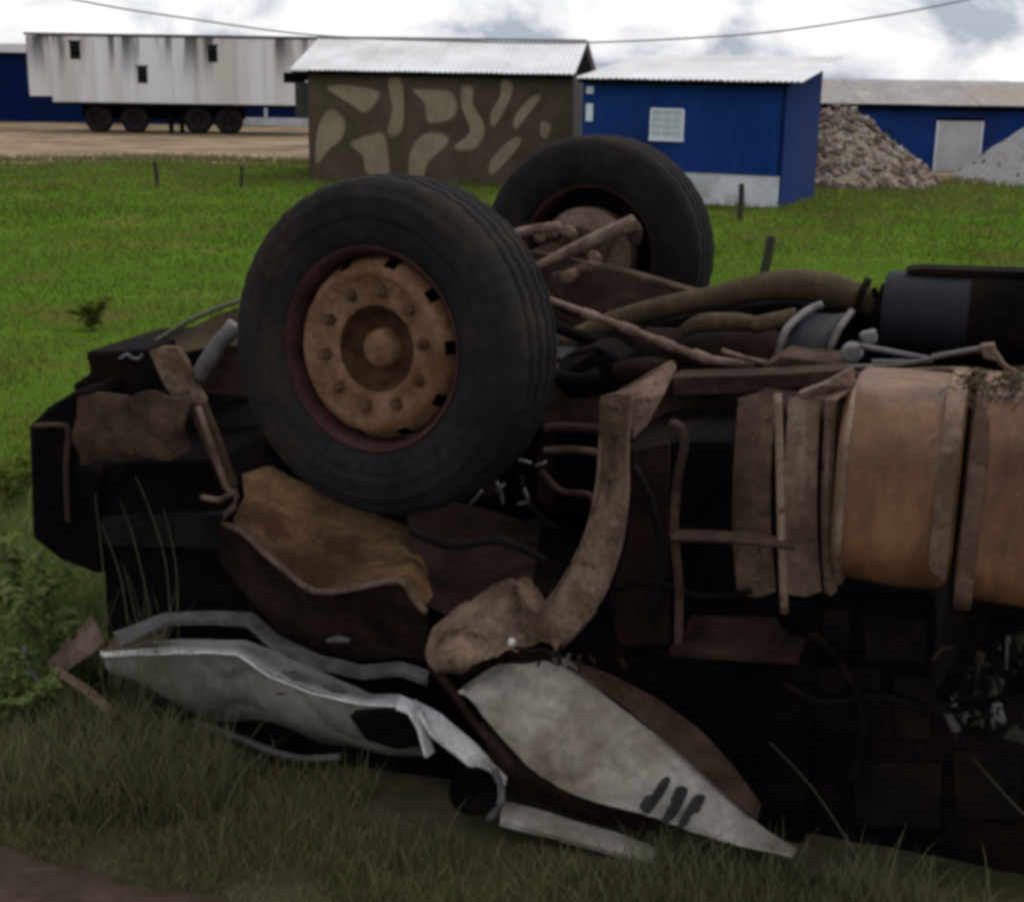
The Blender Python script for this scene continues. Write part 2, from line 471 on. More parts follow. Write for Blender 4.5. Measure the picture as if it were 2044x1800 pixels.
WOOD = mat('old_dark_timber', (.022, .020, .013), (.042, .038, .022), 8, .9, .2, stretch=(1, 1, .2))

def frame(origin, yaw):
    ex = Vector((math.cos(yaw), -math.sin(yaw), 0)); ey = Vector((math.sin(yaw), math.cos(yaw), 0))
    return (lambda x, y, z: origin + ex * x + ey * y + Vector((0, 0, z))), ex, ey
def along(origin, ex, px):
    """signed run along ex from origin until it shows at image column px"""
    def col_of(p):
        q = p - CAM
        return IW / 2 + FPX * q.dot(RGT) / q.dot(FWD)
    lo, hi = -30.0, 30.0
    for _ in range(60):
        mid = (lo + hi) / 2
        if col_of(origin + ex * mid) < px: lo = mid
        else: hi = mid
    return lo
def wbox(mb, fr, x0, x1, y0, y1, z0, z1):
    P = [fr(x, y, z) for z in (z0, z1) for y in (y0, y1) for x in (x0, x1)]
    return mb.add(P, [(0, 2, 3, 1), (4, 5, 7, 6), (0, 1, 5, 4), (2, 6, 7, 3), (0, 4, 6, 2), (1, 3, 7, 5)])
def roof_sheets(fr, x0, x1, ya, za, yb, zb, parent, material, wid=.82, name='roof_sheet', amp=.014):
    n = max(1, round((x1 - x0) / wid)); w = (x1 - x0) / n
    for i in range(n):
        a = x0 + i * w; k = 28
        jit = random.uniform(-.03, .03); lift = .006 * (i % 2)
        g = []
        for (yy, zz) in ((ya - jit, za), ((ya + yb) / 2, (za + zb) / 2 - .012), (yb, zb)):
            g.append([fr(a + (w + .05) * j / k, yy, zz + lift + amp * math.sin(j / k * w / .11 * 2 * math.pi)) for j in range(k + 1)])
        MB().shell(g, .004).build(name, material, parent, smooth=True)

# --- camouflage-painted house
c0 = on_ground(1137, 374, FIELD_Z)
CY = math.radians(9.0)
fr, ex, ey = frame(c0, CY)
wl = along(c0, ex, 618)
house = empty('camouflage_house', c0, 'low house painted in brown and grey camouflage patches under a white iron roof', 'house')
Hc, Dc = 2.46, 4.2
mb = MB(); wbox(mb, fr, wl, 0, 0, Dc, -.3, Hc); mb.build('wall', CAMO_D, house)
mb = MB().prism([fr(0, 0, Hc), fr(0, Dc, Hc), fr(0, Dc / 2, Hc + .62)], -ex * .2); mb.build('gable', DARK, house)
mb = MB().prism([fr(wl, 0, Hc), fr(wl, Dc / 2, Hc + .62), fr(wl, Dc, Hc)], ex * .2); mb.build('gable', CAMO_S, house)
mb = MB(); wbox(mb, fr, .003, .02, .05, Dc - .05, -.3, Hc - .04); mb.build('side_render', CAMO_S, house)
roof_sheets(fr, wl - .34, .04, -.28, Hc + .0, Dc / 2, Hc + .74, house, ROOF_W)
roof_sheets(fr, wl - .34, .04, Dc + .28, Hc + .0, Dc / 2 + .01, Hc + .745, house, ROOF_W)
mb = MB(); wbox(mb, fr, wl - .34, .05, Dc / 2 - .09, Dc / 2 + .09, Hc + .735, Hc + .775); mb.build('ridge_cap', ROOF_G, house)
mb = MB(); wbox(mb, fr, wl - .3, .02, -.22, -.16, Hc - .10, Hc - .03); mb.build('eave_beam', DARK, house)
for k in range(3):
    mb = MB(); wbox(mb, fr, wl - .45, wl - .02, .2 + k * 1.2, .3 + k * 1.2, Hc - .24, Hc - .1); mb.build('rafter', DARK, house)
frp, _, _ = frame(c0, CY)
for (x0, x1, y0, y1, dd, mt_) in ((566, 602, 146, 166, 1.2, DARK), (590, 616, 166, 236, 1.0, CAMO_S)):
    pa = at_y(x0, y1, (c0 - ex * -wl).y + dd); pb = at_y(x1, y0, (c0 - ex * -wl).y + dd)
    MB().aabox(pa.x, pb.x, pa.y, pa.y + .6, pa.z, pb.z).build('side_annex', mt_, house)
PZ = [[(290, 370), (380, 358), (535, 390), (520, 450), (470, 492), (420, 460), (340, 410)],
      [(620, 340), (680, 338), (697, 470), (680, 590), (618, 602), (640, 480)],
      [(780, 390), (870, 388), (960, 400), (987, 470), (950, 530), (850, 542), (830, 450)],
      [(1040, 390), (1092, 398), (1092, 470), (1142, 560), (1140, 640), (1080, 692), (1000, 682), (1050, 640), (1080, 590), (1040, 490)],
      [(1260, 340), (1312, 360), (1290, 450), (1220, 562), (1205, 500), (1250, 420)],
      [(1420, 430), (1470, 428), (1400, 520), (1350, 582), (1340, 530)],
      [(290, 510), (352, 560), (345, 640), (280, 700), (220, 772), (215, 680), (235, 570)],
      [(510, 650), (580, 648), (602, 760), (600, 845), (500, 832), (480, 750), (420, 690)],
      [(840, 640), (920, 648), (932, 690), (840, 780), (810, 865), (750, 860), (750, 760), (780, 680)],
      [(1330, 660), (1352, 690), (1270, 790), (1210, 842), (1205, 780), (1260, 710)],
      [(1490, 560), (1532, 590), (1510, 642), (1480, 620)]]
for pz in PZ:
    pts = []
    for zx, zy in pz:
        q = ray(558.9 + .3515 * zx, 47.9 + .3515 * zy)
        s_ = (c0 - CAM).dot(ey) / q.dot(ey)
        pts.append(CAM + q * s_ - ey * .006)
    cc_ = sum(pts, Vector()) / len(pts); pts = [cc_ + (p - cc_) * 1.13 for p in pts]
    pts = catmull([pts[-1]] + pts + [pts[0], pts[1]], 4)[4:-4]
    MB().prism(pts[:-1], ey * .0025).build('paint_patch', CAMO_L, house)
    MB().prism([cc_ + (p - cc_) * 1.10 + ey * .003 for p in pts[:-1]], ey * .002).build('paint_overspray', CAMO_M, house)

# --- small blue kiosk
c1 = on_ground(1556, 416, FIELD_Z)
BY = math.radians(24)
fr, ex, ey = frame(c1, BY)
kl = along(c1, ex, 1158)
kd = 3.1
kiosk = empty('blue_kiosk', c1, 'small blue kiosk with white plinth, white window and sloping iron roof', 'kiosk')
Hk = 2.44
P = [fr(x, y, z) for (x, y, z) in ((kl, 0, -.3), (0, 0, -.3), (0, kd, -.3), (kl, kd, -.3), (kl, 0, Hk), (0, 0, Hk), (0, kd, Hk + .34), (kl, kd, Hk + .34))]
MB().add(P, [(0, 1, 5, 4), (2, 3, 7, 6), (3, 0, 4, 7), (4, 5, 6, 7)]).build('wall', BLUE, kiosk)
MB().prism([fr(0, 0, -.3), fr(0, kd, -.3), fr(0, kd, Hk + .34), fr(0, 0, Hk)], -ex * .1).build('side_wall', BLUE_S, kiosk)
mb = MB(); wbox(mb, fr, kl + .02, -.04, -.03, .0, -.3, .62); mb.build('plinth', WALL_W, kiosk)
mb = MB(); wbox(mb, fr, kl + .02, -.04, -.06, -.0305, .62, .67); mb.build('plinth_ledge', BLUE, kiosk)
roof_sheets(fr, kl - .05, .30, -.34, Hk - .03, kd + .45, Hk + .47, kiosk, ROOF_W)
mb = MB(); wbox(mb, fr, kl, .1, -.26, -.2, Hk - .13, Hk - .05); mb.build('eave_beam', DARK, kiosk)
def window(parent, fr, x0, x1, z0, z1, nv, nh):
    mb = MB(); wbox(mb, fr, x0, x1, -.018, -.002, z0, z1)
    w = mb.build('window', PANE, parent)
    for (a, b_, c_, d_) in ((x0 - .04, x1 + .04, z1, z1 + .05), (x0 - .06, x1 + .06, z0 - .06, z0), (x0 - .05, x0, z0, z1), (x1, x1 + .05, z0, z1)):
        mb = MB(); wbox(mb, fr, a, b_, -.05, -.001, c_, d_); mb.build('frame', FRAME_W, w)
    for i in range(1, nv + 1):
        x = x0 + (x1 - x0) * i / (nv + 1)
        mb = MB(); wbox(mb, fr, x - .012, x + .012, -.035, -.0181, z0, z1); mb.build('bar', FRAME_W, w)
    for i in range(1, nh + 1):
        z = z0 + (z1 - z0) * i / (nh + 1)
        mb = MB(); wbox(mb, fr, x0, x1, -.04, -.0352, z - .012, z + .012); mb.build('bar', FRAME_W, w)
wx0 = along(c1, ex, 1297); wx1 = along(c1, ex, 1354)
window(kiosk, fr, wx0, wx1, 1.27, 1.80, 2, 3)
sx0 = along(c1, ex, 1166); sx1 = along(c1, ex, 1179)
mb = MB(); wbox(mb, fr, sx0, sx1, -.04, -.001, 1.55, 1.90); mb.build('window_frame', FRAME_W, kiosk)
mb = MB(); wbox(mb, fr, sx0, sx1, -.04, -.001, 2.10, 2.24); mb.build('window_frame', FRAME_W, kiosk)

# --- long low blue building at right
c2 = at_y(1600, 205, 39.0)
fr, ex, ey = frame(Vector((c2.x, 39.0, FIELD_Z)), 0.0)
He = c2.z - FIELD_Z
lb = empty('long_blue_building', Vector((c2.x, 39.0, FIELD_Z)), 'long low blue building with grey roof behind the rubble heap', 'building')
mb = MB(); wbox(mb, fr, -3, 22, 0, 5, -.1, He); mb.build('wall', BLUE, lb)
roof_sheets(fr, -3.2, 22.3, -.35, He - .0, 2.5, He + .62, lb, ROOF_G, wid=1.6)
mb = MB(); wbox(mb, fr, -3, 22, -.22, -.15, He - .14, He - .05); mb.build('eave_beam', DARK, lb)
d0 = along(Vector((c2.x, 39.0, 1.0)), ex, 1874); d1 = along(Vector((c2.x, 39.0, 1.0)), ex, 1960)
DOORW = mat('pale_door_paint', (.44, .45, .44), (.52, .52, .51), 2, .7, .05, mottle=.08)
mb = MB(); wbox(mb, fr, d0, d1, -.03, -.001, 0, He - .42); dr = mb.build('door', DOORW, lb)
mb = MB(); wbox(mb, fr, d0 - .05, d1 + .05, -.05, -.001, He - .42, He - .34); mb.build('lintel', DARK, lb)
for xx in (d0 - .05, d1):
    mb = MB(); wbox(mb, fr, xx, xx + .05, -.045, -.001, 0, He - .42); mb.build('door_jamb', FRAME_W, lb)

# --- blue hall behind the trailer
fr, ex, ey = frame(Vector((0, 60.0, FIELD_Z)), 0.0)
ha = along(Vector((0, 60, 1)), ex, -420); hb = along(Vector((0, 60, 1)), ex, 640)
hall = empty('blue_hall', Vector(((ha + hb) / 2, 60, FIELD_Z)), 'dark blue hall standing behind the white trailer', 'building')
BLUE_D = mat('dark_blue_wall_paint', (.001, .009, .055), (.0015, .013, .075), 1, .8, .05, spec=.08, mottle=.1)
zt = at_y(20, 104, 60).z - FIELD_Z
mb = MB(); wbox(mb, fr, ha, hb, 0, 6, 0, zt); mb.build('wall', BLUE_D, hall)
mb = MB(); wbox(mb, fr, along(Vector((0, 60, 1)), ex, 440), hb, -.06, -.001, 0, .34); mb.build('plinth', WALL_W, hall)
roof_sheets(fr, ha - .3, hb + .3, -.4, zt - .02, 3, zt + .35, hall, ROOF_G, wid=1.6)
for px in (448, 478, 530, 600):
    xx = along(Vector((0, 60, 1)), ex, px)
    mb = MB(); wbox(mb, fr, xx - .06, xx + .06, -.1, -.061, .34, 1.5); mb.build('pilaster', WALL_W, hall)

# --- white box trailer
TRW = bpy.data.materials.new('stained_white_trailer'); TRW.use_nodes = True
t = TRW.node_tree; b = t.nodes['Principled BSDF']; b.inputs['Roughness'].default_value = .65
tcn = t.nodes.new('ShaderNodeTexCoord')
def strk(sc, lo, hi):
    mp = t.nodes.new('ShaderNodeMapping'); mp.inputs['Scale'].default_value = (1, 1, .10); t.links.new(tcn.outputs['Object'], mp.inputs[0])
    n = t.nodes.new('ShaderNodeTexNoise'); n.inputs['Scale'].default_value = sc; n.inputs['Detail'].default_value = 4; t.links.new(mp.outputs[0], n.inputs['Vector'])
    r = t.nodes.new('ShaderNodeMapRange'); r.interpolation_type = 'SMOOTHSTEP'; r.inputs[1].default_value = lo; r.inputs[2].default_value = hi
    t.links.new(n.outputs['Fac'], r.inputs[0]); return r
sp_ = t.nodes.new('ShaderNodeSeparateXYZ'); t.links.new(tcn.outputs['Object'], sp_.inputs[0])
zr = t.nodes.new('ShaderNodeMapRange'); zr.interpolation_type = 'SMOOTHSTEP'; zr.inputs[1].default_value = 1.5; zr.inputs[2].default_value = 3.7; t.links.new(sp_.outputs[2], zr.inputs[0])
m1 = t.nodes.new('ShaderNodeMath'); m1.operation = 'MULTIPLY'; t.links.new(strk(2.0, .46, .62).outputs[0], m1.inputs[0]); t.links.new(zr.outputs[0], m1.inputs[1])
m2 = t.nodes.new('ShaderNodeMixRGB'); m2.inputs[1].default_value = (.80, .80, .82, 1); m2.inputs[2].default_value = (.62, .58, .53, 1); t.links.new(strk(.7, .35, .65).outputs[0], m2.inputs[0])
m3 = t.nodes.new('ShaderNodeMixRGB'); m3.inputs[2].default_value = (.035, .037, .038, 1); t.links.new(m1.outputs[0], m3.inputs[0]); t.links.new(m2.outputs[0], m3.inputs[1])
t.links.new(m3.outputs[0], b.inputs['Base Color'])
TRS = mat('black_run_stain', (.035, .037, .038), (.10, .10, .10), 3, .8, 0, stretch=(1, 1, .3))
YT = 52.0
fr, ex, ey = frame(Vector((0, YT, FIELD_Z)), 0.0)
o3 = Vector((0, YT, 1.0))
X = lambda px: along(o3, ex, px)
tz = at_y(300, 74, YT).z - FIELD_Z; bz = at_y(300, 207, YT).z - FIELD_Z
tr = empty('box_trailer', Vector((X(330), YT, FIELD_Z)), 'long white box trailer with black run stains parked before the blue hall', 'trailer')
mb = MB(); wbox(mb, fr, X(104), X(640), .04, 2.5, bz, tz); mb.build('box_body', TRW, tr)
mb = MB(); wbox(mb, fr, X(57), X(103), .12, 2.4, bz + .2, tz - .02); mb.build('front_section', TRW, tr)
mb = MB(); wbox(mb, fr, X(56), X(640), -.02, 2.52, tz + .001, tz + .09); mb.build('top_rail', TRS, tr)
mb = MB(); wbox(mb, fr, X(104), X(640), .0, 2.5, bz - .10, bz - .001); mb.build('bottom_rail', DARK, tr)
seams = [104, 190, 240, 272, 345, 393, 470, 530, 640]
for a_ in seams[1:-1]:
    mb = MB(); wbox(mb, fr, X(a_ - 1.6), X(a_ + 1.6), -.015, .03, bz + .01, tz - .02); mb.build('rib', TRW, tr)
for px in (112, 300, 470, 600):
    mb = MB(); wbox(mb, fr, X(px), X(px + 5), -.03, -.001, bz - .07, bz - .03); mb.build('marker_lamp', RUST_L, tr)
for a_, b_ in zip(seams[:-1], seams[1:]):
    mb = MB(); wbox(mb, fr, X(a_ + 2), X(b_ - 2), 0, .039, bz + .02, tz - .03); mb.build('panel', TRW, tr)
for (x0, x1, y0, y1) in ((141, 159, 84, 118), (276, 293, 134, 166), (416, 433, 92, 124)):
    p0 = at_y(x0, y1, YT); p1 = at_y(x1, y0, YT)
    v_ = MB().aabox(p0.x, p1.x, YT - .03, YT - .007, p0.z, p1.z).build('vent', DARK, tr)
    MB().aabox(p0.x - .05, p1.x + .05, YT - .05, YT - .031, p1.z, p1.z + .05).build('vent_hood', TRS, v_)
    for k in range(3):
        zz = p0.z + (p1.z - p0.z) * (k + .6) / 3.4
        MB().aabox(p0.x, p1.x, YT - .045, YT - .0305, zz, zz + .02).build('louvre', TRS, v_)
TW = mat('dusty_trailer_tyre', (.012, .010, .009), (.026, .021, .018), 4, .9, .1, spec=.1)
for px in (190, 262, 390, 452):
    c_ = Vector((X(px), YT + .35, FIELD_Z + .5))
    w_ = MB().lathe([(-.14, .2), (-.14, .45), (-.1, .5), (.1, .5), (.14, .45), (.14, .25), (.05, .2)], c_, Vector((0, -1, 0)), 28, closed=True).build('wheel', TW, tr, smooth=True)
    MB().lathe([(.06, .26), (.07, .12), (.12, .10), (.12, .001)], c_, Vector((0, -1, 0)), 16).build('hub', TW, w_)
mb = MB(); wbox(mb, fr, X(150), X(470), .75, 1.8, .5, bz - .1); mb.build('underframe', DARK, tr)
for px in (330, 352):
    mb = MB(); wbox(mb, fr, X(px), X(px + 8), .3, .45, .02, bz - .1); mb.build('landing_leg', DARK, tr)

# ------------------------------------------------------------------ heaps
def rock_mesh(name, seed, material, subdiv=1):
    import bmesh
    bm = bmesh.new(); bmesh.ops.create_icosphere(bm, subdivisions=subdiv, radius=1)
    rs = random.Random(seed)
    sx, sy, sz = rs.uniform(.7, 1.3), rs.uniform(.6, 1.0), rs.uniform(.45, .8)
    for v in bm.verts:
        k = 1 + .45 * noise.noise(v.co * 1.3 + Vector((seed * 3.1, 0, 0)))
        v.co = Vector((v.co.x * sx * k, v.co.y * sy * k, v.co.z * sz * k))
    me = bpy.data.meshes.new(name); bm.to_mesh(me); bm.free()
    me.materials.append(material)
    return me
ST = [mat('stone_tan', (.22, .17, .135), (.30, .24, .195), 8, .9, .2), mat('stone_pink', (.20, .135, .11), (.27, .19, .16), 8, .9, .2),
      mat('stone_dark', (.10, .075, .055), (.15, .115, .085), 8, .9, .2), mat('stone_grey', (.27, .25, .24), (.36, .33, .32), 8, .9, .2)]
rocks = [rock_mesh('stone', i, ST[i % 4]) for i in range(8)]
def stone(parent, p, s, origin):
    o = bpy.data.objects.new('stone', random.choice(rocks))
    col.objects.link(o); o.parent = parent
    o.location = p - origin
    o.rotation_euler = (random.uniform(0, 6), random.uniform(0, 6), random.uniform(0, 6))
    o.scale = (s * random.uniform(.8, 1.3),) * 3
    return o
# brown rubble heap
hc = on_ground(1676, 372, FIELD_Z); hc.y += 1.6; hc.x += .25
rh = empty('rubble_heap', hc, 'brown heap of broken stones between the blue kiosk and the long building', 'heap')
def heap_z(x, y, R, H, pw=1.15):
    d = min(1.0, math.hypot(x, y) / R)
    return H * (1 - d) ** pw
def mound(R, H, c, material, parent, sx=1.0, seed=0, name='mound', pw=1.0):
    vs = []; fs = []; n = 30
    for j in range(n + 1):
        for i in range(48):
            a = 2 * math.pi * i / 48; r = R * j / n
            x, y = r * math.cos(a), r * math.sin(a)
            z = H * (1 - j / n) ** pw + .12 * noise.noise(Vector((x * 2 + seed, y * 2, 0))) * (1 - j / n) - (.05 if j == n else 0)
            if j < 3: z -= .10 * H * (3 - j) / 3 * .5
            vs.append(c + Vector((x * sx, y, z)))
    for j in range(n):
        for i in range(48):
            fs.append((j * 48 + i, (j + 1) * 48 + i, (j + 1) * 48 + (i + 1) % 48, j * 48 + (i + 1) % 48))
    return MB().add(vs, fs).build(name, material, parent, smooth=True)
HEAPM = mat('rubble_fines', (.20, .155, .115), (.28, .225, .17), 5, .95, .4)
RH, HH = 2.55, 1.92
mound(RH, HH - .06, hc, HEAPM, rh, pw=1.0)
for k in range(290):
    a = random.uniform(math.pi * .9, math.pi * 2.1); rr = RH * math.sqrt(random.random()) * .98
    x, y = rr * math.cos(a), rr * math.sin(a)
    stone(rh, hc + Vector((x, y, HH * (1 - rr / RH) - .01)), random.uniform(.07, .15), hc)
sm = MB()
for k in range(1500):
    a = random.uniform(math.pi * .9, math.pi * 2.1); rr = RH * math.sqrt(random.random()) * 1.02
    c_ = hc + Vector((rr * math.cos(a), rr * math.sin(a), max(.0, HH * (1 - rr / RH) - .03) + random.uniform(0, .05)))
    r_ = random.uniform(.025, .075)
    d_ = [Vector((random.gauss(0, 1), random.gauss(0, 1), random.gauss(0, .7))).normalized() * r_ * random.uniform(.7, 1.3) for _ in range(4)]
    sm.add([c_ + q for q in d_], [(0, 1, 2), (0, 2, 3), (0, 3, 1), (1, 3, 2)])
o = sm.build('rubble_chips', mat('rubble_chip', (.10, .07, .05), (.36, .30, .245), 5.5, .95, .2, spec=.05), rh); o['kind'] = 'stuff'
GRAV = mat('grey_gravel', (.20, .20, .205), (.30, .30, .30), 9, .95, .5, c3=(.24, .215, .19))
gc = on_ground(2130, 372, FIELD_Z); gc.y += 1.7
gh = empty('gravel_heap', gc, 'smooth grey gravel heap at the right edge beyond the field', 'heap')
mound(2.3, 1.75, gc, GRAV, gh, seed=5, pw=1.0)
for k in range(70):
    a = random.uniform(math.pi * .9, math.pi * 2.1); rr = 2.3 * math.sqrt(random.random())
    stone(gh, gc + Vector((rr * math.cos(a), rr * math.sin(a), 1.75 * (1 - rr / 2.3))), random.uniform(.03, .06), gc)

# ------------------------------------------------------------------ power line
WIRE = mat('dull_wire', (.20, .205, .215), (.24, .245, .25), 4, .6, 0)
wp = [at_y(x, y, 15.0) for x, y in ((-900, -270), (-300, -102), (150, 0), (380, 38), (620, 70), (880, 82), (1150, 86), (1480, 70), (1700, 42), (1930, 0), (2500, -130), (3200, -330))]
o = MB().tube(wp, .010, 6, smooth=6).build('power_line', WIRE); tag(o, 'thin overhead wire sagging across the cloudy sky', 'wire')

# ------------------------------------------------------------------ fence posts
posts = [((1476, 440), 72, 12, 0, 'short dark post in the grass before the kiosk plinth'),
         ((1522, 552), 80, 19, 9, 'leaning dark stump post in the grass behind the exhaust pipe'),
         ((313, 372), 48, 8, -2, 'thin weathered post at the field edge below the trailer'),
         ((481, 376), 44, 7, 3, 'thin post at the field edge left of the camouflage house')]
for (px, py), hp, wpx, lean, lab in posts:
    b0 = on_ground(px, py, FIELD_Z); s_ = (b0 - CAM).dot(FWD) / FPX
    h_ = hp * s_; r_ = wpx * s_ / 2
    top = b0 + Vector((h_ * math.tan(math.radians(lean)), 0, h_))
    mid = b0.lerp(top, .5) + Vector((.012, 0, 0))
    o = MB().tube([b0 - Vector((0, 0, .1)), mid, top], [r_ * 1.1, r_, r_ * .9], 8, smooth=4).build('fence_post', WOOD, origin=b0)
    tag(o, lab, 'post', 'posts along the field')

# ================================================================== OVERTURNED TRUCK
base = Vector((A0.x, A0.y, 0.0))
truck = empty('overturned_truck', base, 'wrecked lorry lying on its crushed white cab with front wheels in the air', 'truck')

# --- wheels
WAX = Vector((-.46, -.885, .06)).normalized()     # outward axis of the near front wheel
TYP = [(-.105, .297), (-.13, .318), (-.150, .36), (-.157, .41), (-.153, .455), (-.143, .49), (-.130, .508), (-.112, .518),
       (-.085, .523), (-.083, .511), (-.073, .511), (-.071, .525), (-.035, .527), (-.033, .514), (-.023, .514), (-.021, .528),
       (.021, .528), (.023, .514), (.033, .514), (.035, .527), (.071, .525), (.073, .511), (.083, .511), (.085, .523),
       (.112, .518), (.130, .508), (.143, .49), (.150, .468), (.156, .464), (.1545, .456), (.158, .43), (.1605, .41), (.1605, .405), (.1555, .400), (.1545, .38), (.1565, .374), (.151, .366), (.150, .36), (.147, .345), (.136, .322), (.110, .299)]
def notch(k, j, x, r):
    if k % 3 == 0 and r > .50 and abs(x) > .09: return x, r - .003
    if k % 3 == 0 and r > .522: return x, r - .004
    return x, r
def make_wheel(c, axis, out_face):
    prof_rim = [(-.11, .300), (-.125, .312), (-.128, .309), (-.105, .295), (-.03, .288), (.04, .288), (.095, .292), (.118, .302), (.130, .315), (.136, .317), (.137, .312), (.128, .302), (.112, .292), (.06, .286)]
    w = MB().lathe(prof_rim, c, axis, 72).build('wheel', RIM_RED, truck, smooth=True)
    MB().lathe(TYP, c, axis, 120, notch=notch).build('tyre', TYRE, w, smooth=True)
    disc = [(.045, .2865), (.074, .281), (.098, .270), (.116, .257), (.125, .244), (.126, .234), (.119, .222), (.108, .208), (.103, .16), (.100, .142), (.094, .134)]
    MB().lathe(disc, c, axis, 160, skip=(lambda k, j: j in (0, 1, 2) and (k % 16) in (1, 2, 3, 4)) if out_face else None).build('wheel_disc', RIM_TAN, w, smooth=True)
    hub = MB().lathe([(.094, .134), (.075, .118), (.052, .108), (.046, .090), (.046, .062)], c, axis, 48).build('hub', HUB, w, smooth=True)
    MB().lathe([(.046, .064), (.078, .058), (.088, .048), (.091, .0005)], c, axis, 32).build('hub_cap', RIM_TAN, w, smooth=True)
    MB().lathe([(.0, .284), (-.02, .20), (-.02, .001)], c, axis, 40).build('brake_plate', BLACK, w, smooth=True)
    a = axis.cross(Vector((0, 0, 1))).normalized(); b_ = axis.cross(a).normalized()
    for k in range(10):
        tt = 2 * math.pi * (k + .3) / 10
        p = c + (a * math.cos(tt) + b_ * math.sin(tt)) * .182
        MB().lathe([(.098, .027), (.104, .026), (.106, .0185), (.124, .0185), (.127, .013), (.136, .011), (.136, .0005)], p, axis, 6).build('wheel_nut', NUT, w)
    return w
wn = make_wheel(NEAR_W, WAX, True)
wn['label'] = 'near front wheel with mud-tan disc'
# far wheel: seen from its inner side
FAX = Vector((-.40, -.915, .02)).normalized()
wf = make_wheel(FAR_W, -FAX, False)
wf['label'] = 'far front wheel seen from its inner side'
MB().lathe([(.06, .21), (.13, .205), (.14, .215), (.165, .215), (.175, .20), (.18, .10), (.26, .075), (.26, .001)], FAR_W, FAX, 40).build('brake_drum', RUST_L, truck, smooth=True)
MB().lathe([(.06, .21), (.13, .205), (.14, .215), (.165, .215), (.175, .20), (.18, .10), (.26, .075), (.26, .001)], NEAR_W, -WAX, 40).build('brake_drum', RUST, truck, smooth=True)

# --- axle, springs, steering
zA = A0.z
MB().tube([UVW(0, -.92, zA), UVW(0, -.7, zA - .02), UVW(0, -.5, zA - .08), UVW(0, 0, zA - .10), UVW(0, .5, zA - .08), UVW(0, .7, zA - .02), UVW(0, .92, zA)], .062, 10, smooth=4, flat=.8).build('front_axle', RUST, truck, smooth=True)
def spring(v, pts, n_leaf, mat_):
    """pts: px along the main leaf at depth layer v"""
    L = resample(catmull(TL([(x, y, v) for x, y in pts]), 6), 40)
    root = None
    for k in range(n_leaf):
        cut = int(k * 2.4)
        seg = L[: 40 - cut]
        g = []
        for s_ in (-.028, .028):
            g.append([p + AX * s_ + Vector((0, 0, -.016 * k)) for p in seg])
        root_ = MB().shell([g[0], g[1]], .013).build('leaf_spring' if root is None else 'leaf', mat_, truck if root is None else root)
        if root is None: root = root_
    return root
spring(.47, [(1010, 500), (1090, 505), (1200, 530), (1300, 555), (1395, 584)], 8, RUST)
MB().tube(TL([(1000, 565, -.47), (1120, 607, -.47), (1250, 655, -.47), (1390, 710, -.47), (1450, 722, -.47), (1505, 728, -.47)]), [.013, .012, .014, .015, .013, .011], 10).build('drag_link', DUSTY, truck, smooth=True)
for (x, y) in ((1180, 630), (1255, 657), (1330, 687), (1400, 712)):
    MB().lathe([(-.03, .012), (-.03, .019), (.03, .019), (.03, .012)], T(x, y, -.47), (T(x + 30, y + 12, -.47) - T(x, y, -.47)).normalized(), 12, closed=True).build('link_clamp', DUSTY, truck)
MB().prism(TL([(1290, 650, .27), (1420, 618, .27), (1560, 600, .27), (1770, 625, .27), (1790, 770, .27), (1290, 770, .27)]), AX * .2).build('dark_backing', BLACK, truck, bevel=.02)  # black backing added to darken the void below the exhaust pipe
MB().prism(TL([(1095, 548, .36), (1205, 530, .36), (1300, 556, .36), (1392, 584, .36), (1300, 606, .36), (1235, 628, .36), (1150, 625, .36), (1100, 600, .36)]), AX * .08).build('spring_hanger', RUST, truck, bevel=.01)
MB().tube(TL([(1068, 534, .45), (1110, 514, .45), (1180, 482, .45), (1266, 444, .45)]), [.020, .022, .030, .034], 12).build('steering_arm', DUSTY, truck, smooth=True)
MB().tube(TL([(1262, 446, .46), (1272, 462, .46), (1266, 486, .47)]), .022, 10).build('ball_joint', RUST, truck, smooth=True)
MB().tube(TL([(1030, 466, .5), (1080, 456, .5), (1118, 452, .5)]), .022, 10).build('tie_rod', DUSTY, truck, smooth=True)
MB().tube(TL([(1060, 520, .56), (1105, 500, .56), (1150, 515, .56)]), .035, 10).build('knuckle', RUST, truck, smooth=True)
MB().tube(TL([(1130, 555, .3), (1180, 535, .5), (1205, 545, .5)]), .03, 10).build('spring_clamp', RUST_L, truck, smooth=True)
for (x, y) in ((1085, 480), (1140, 470), (1165, 500), (1190, 520), (1110, 470)):
    MB().lathe([(0, .03), (.05, .03), (.055, .02), (.055, .001)], T(x, y, .6), -AX + Vector((0, 0, .5)), 6).build('bolt', RUST_L, truck)
MB().prism(TL([(1090, 470, .72), (1160, 452, .72), (1210, 470, .72), (1200, 520, .72), (1120, 540, .72), (1080, 520, .72)]), AX * .15).build('spring_seat', RUST, truck, bevel=.012)

# --- frame rails and cross members
for v in (-.46, .38):
    g = MB()
    P0 = UVW(-1.25, v, 1.05); P1 = UVW(3.2, v, 1.12)
    for z0, z1, dv0, dv1 in ((0, .012, 0, .08), (.188, .2, 0, .08), (.012, .188, 0, .012)):
        vs = [p + AX * d + Vector((0, 0, z)) for p in (P0, P1) for d in (dv0, dv1) for z in (z0, z1)]
        g.add(vs, [(0, 1, 3, 2), (4, 6, 7, 5), (0, 4, 5, 1), (2, 3, 7, 6), (1, 5, 7, 3), (0, 2, 6, 4)])
    g.build('frame_rail', RUST if v < 0 else DARKRED, truck)
for u in (-1.15, .55, 1.35, 2.2):
    MB().box(UVW(u, -.01, 1.16), UU * .05, AX * .40, Vector((0, 0, .05))).build('cross_member', DARKRED, truck, bevel=.008)
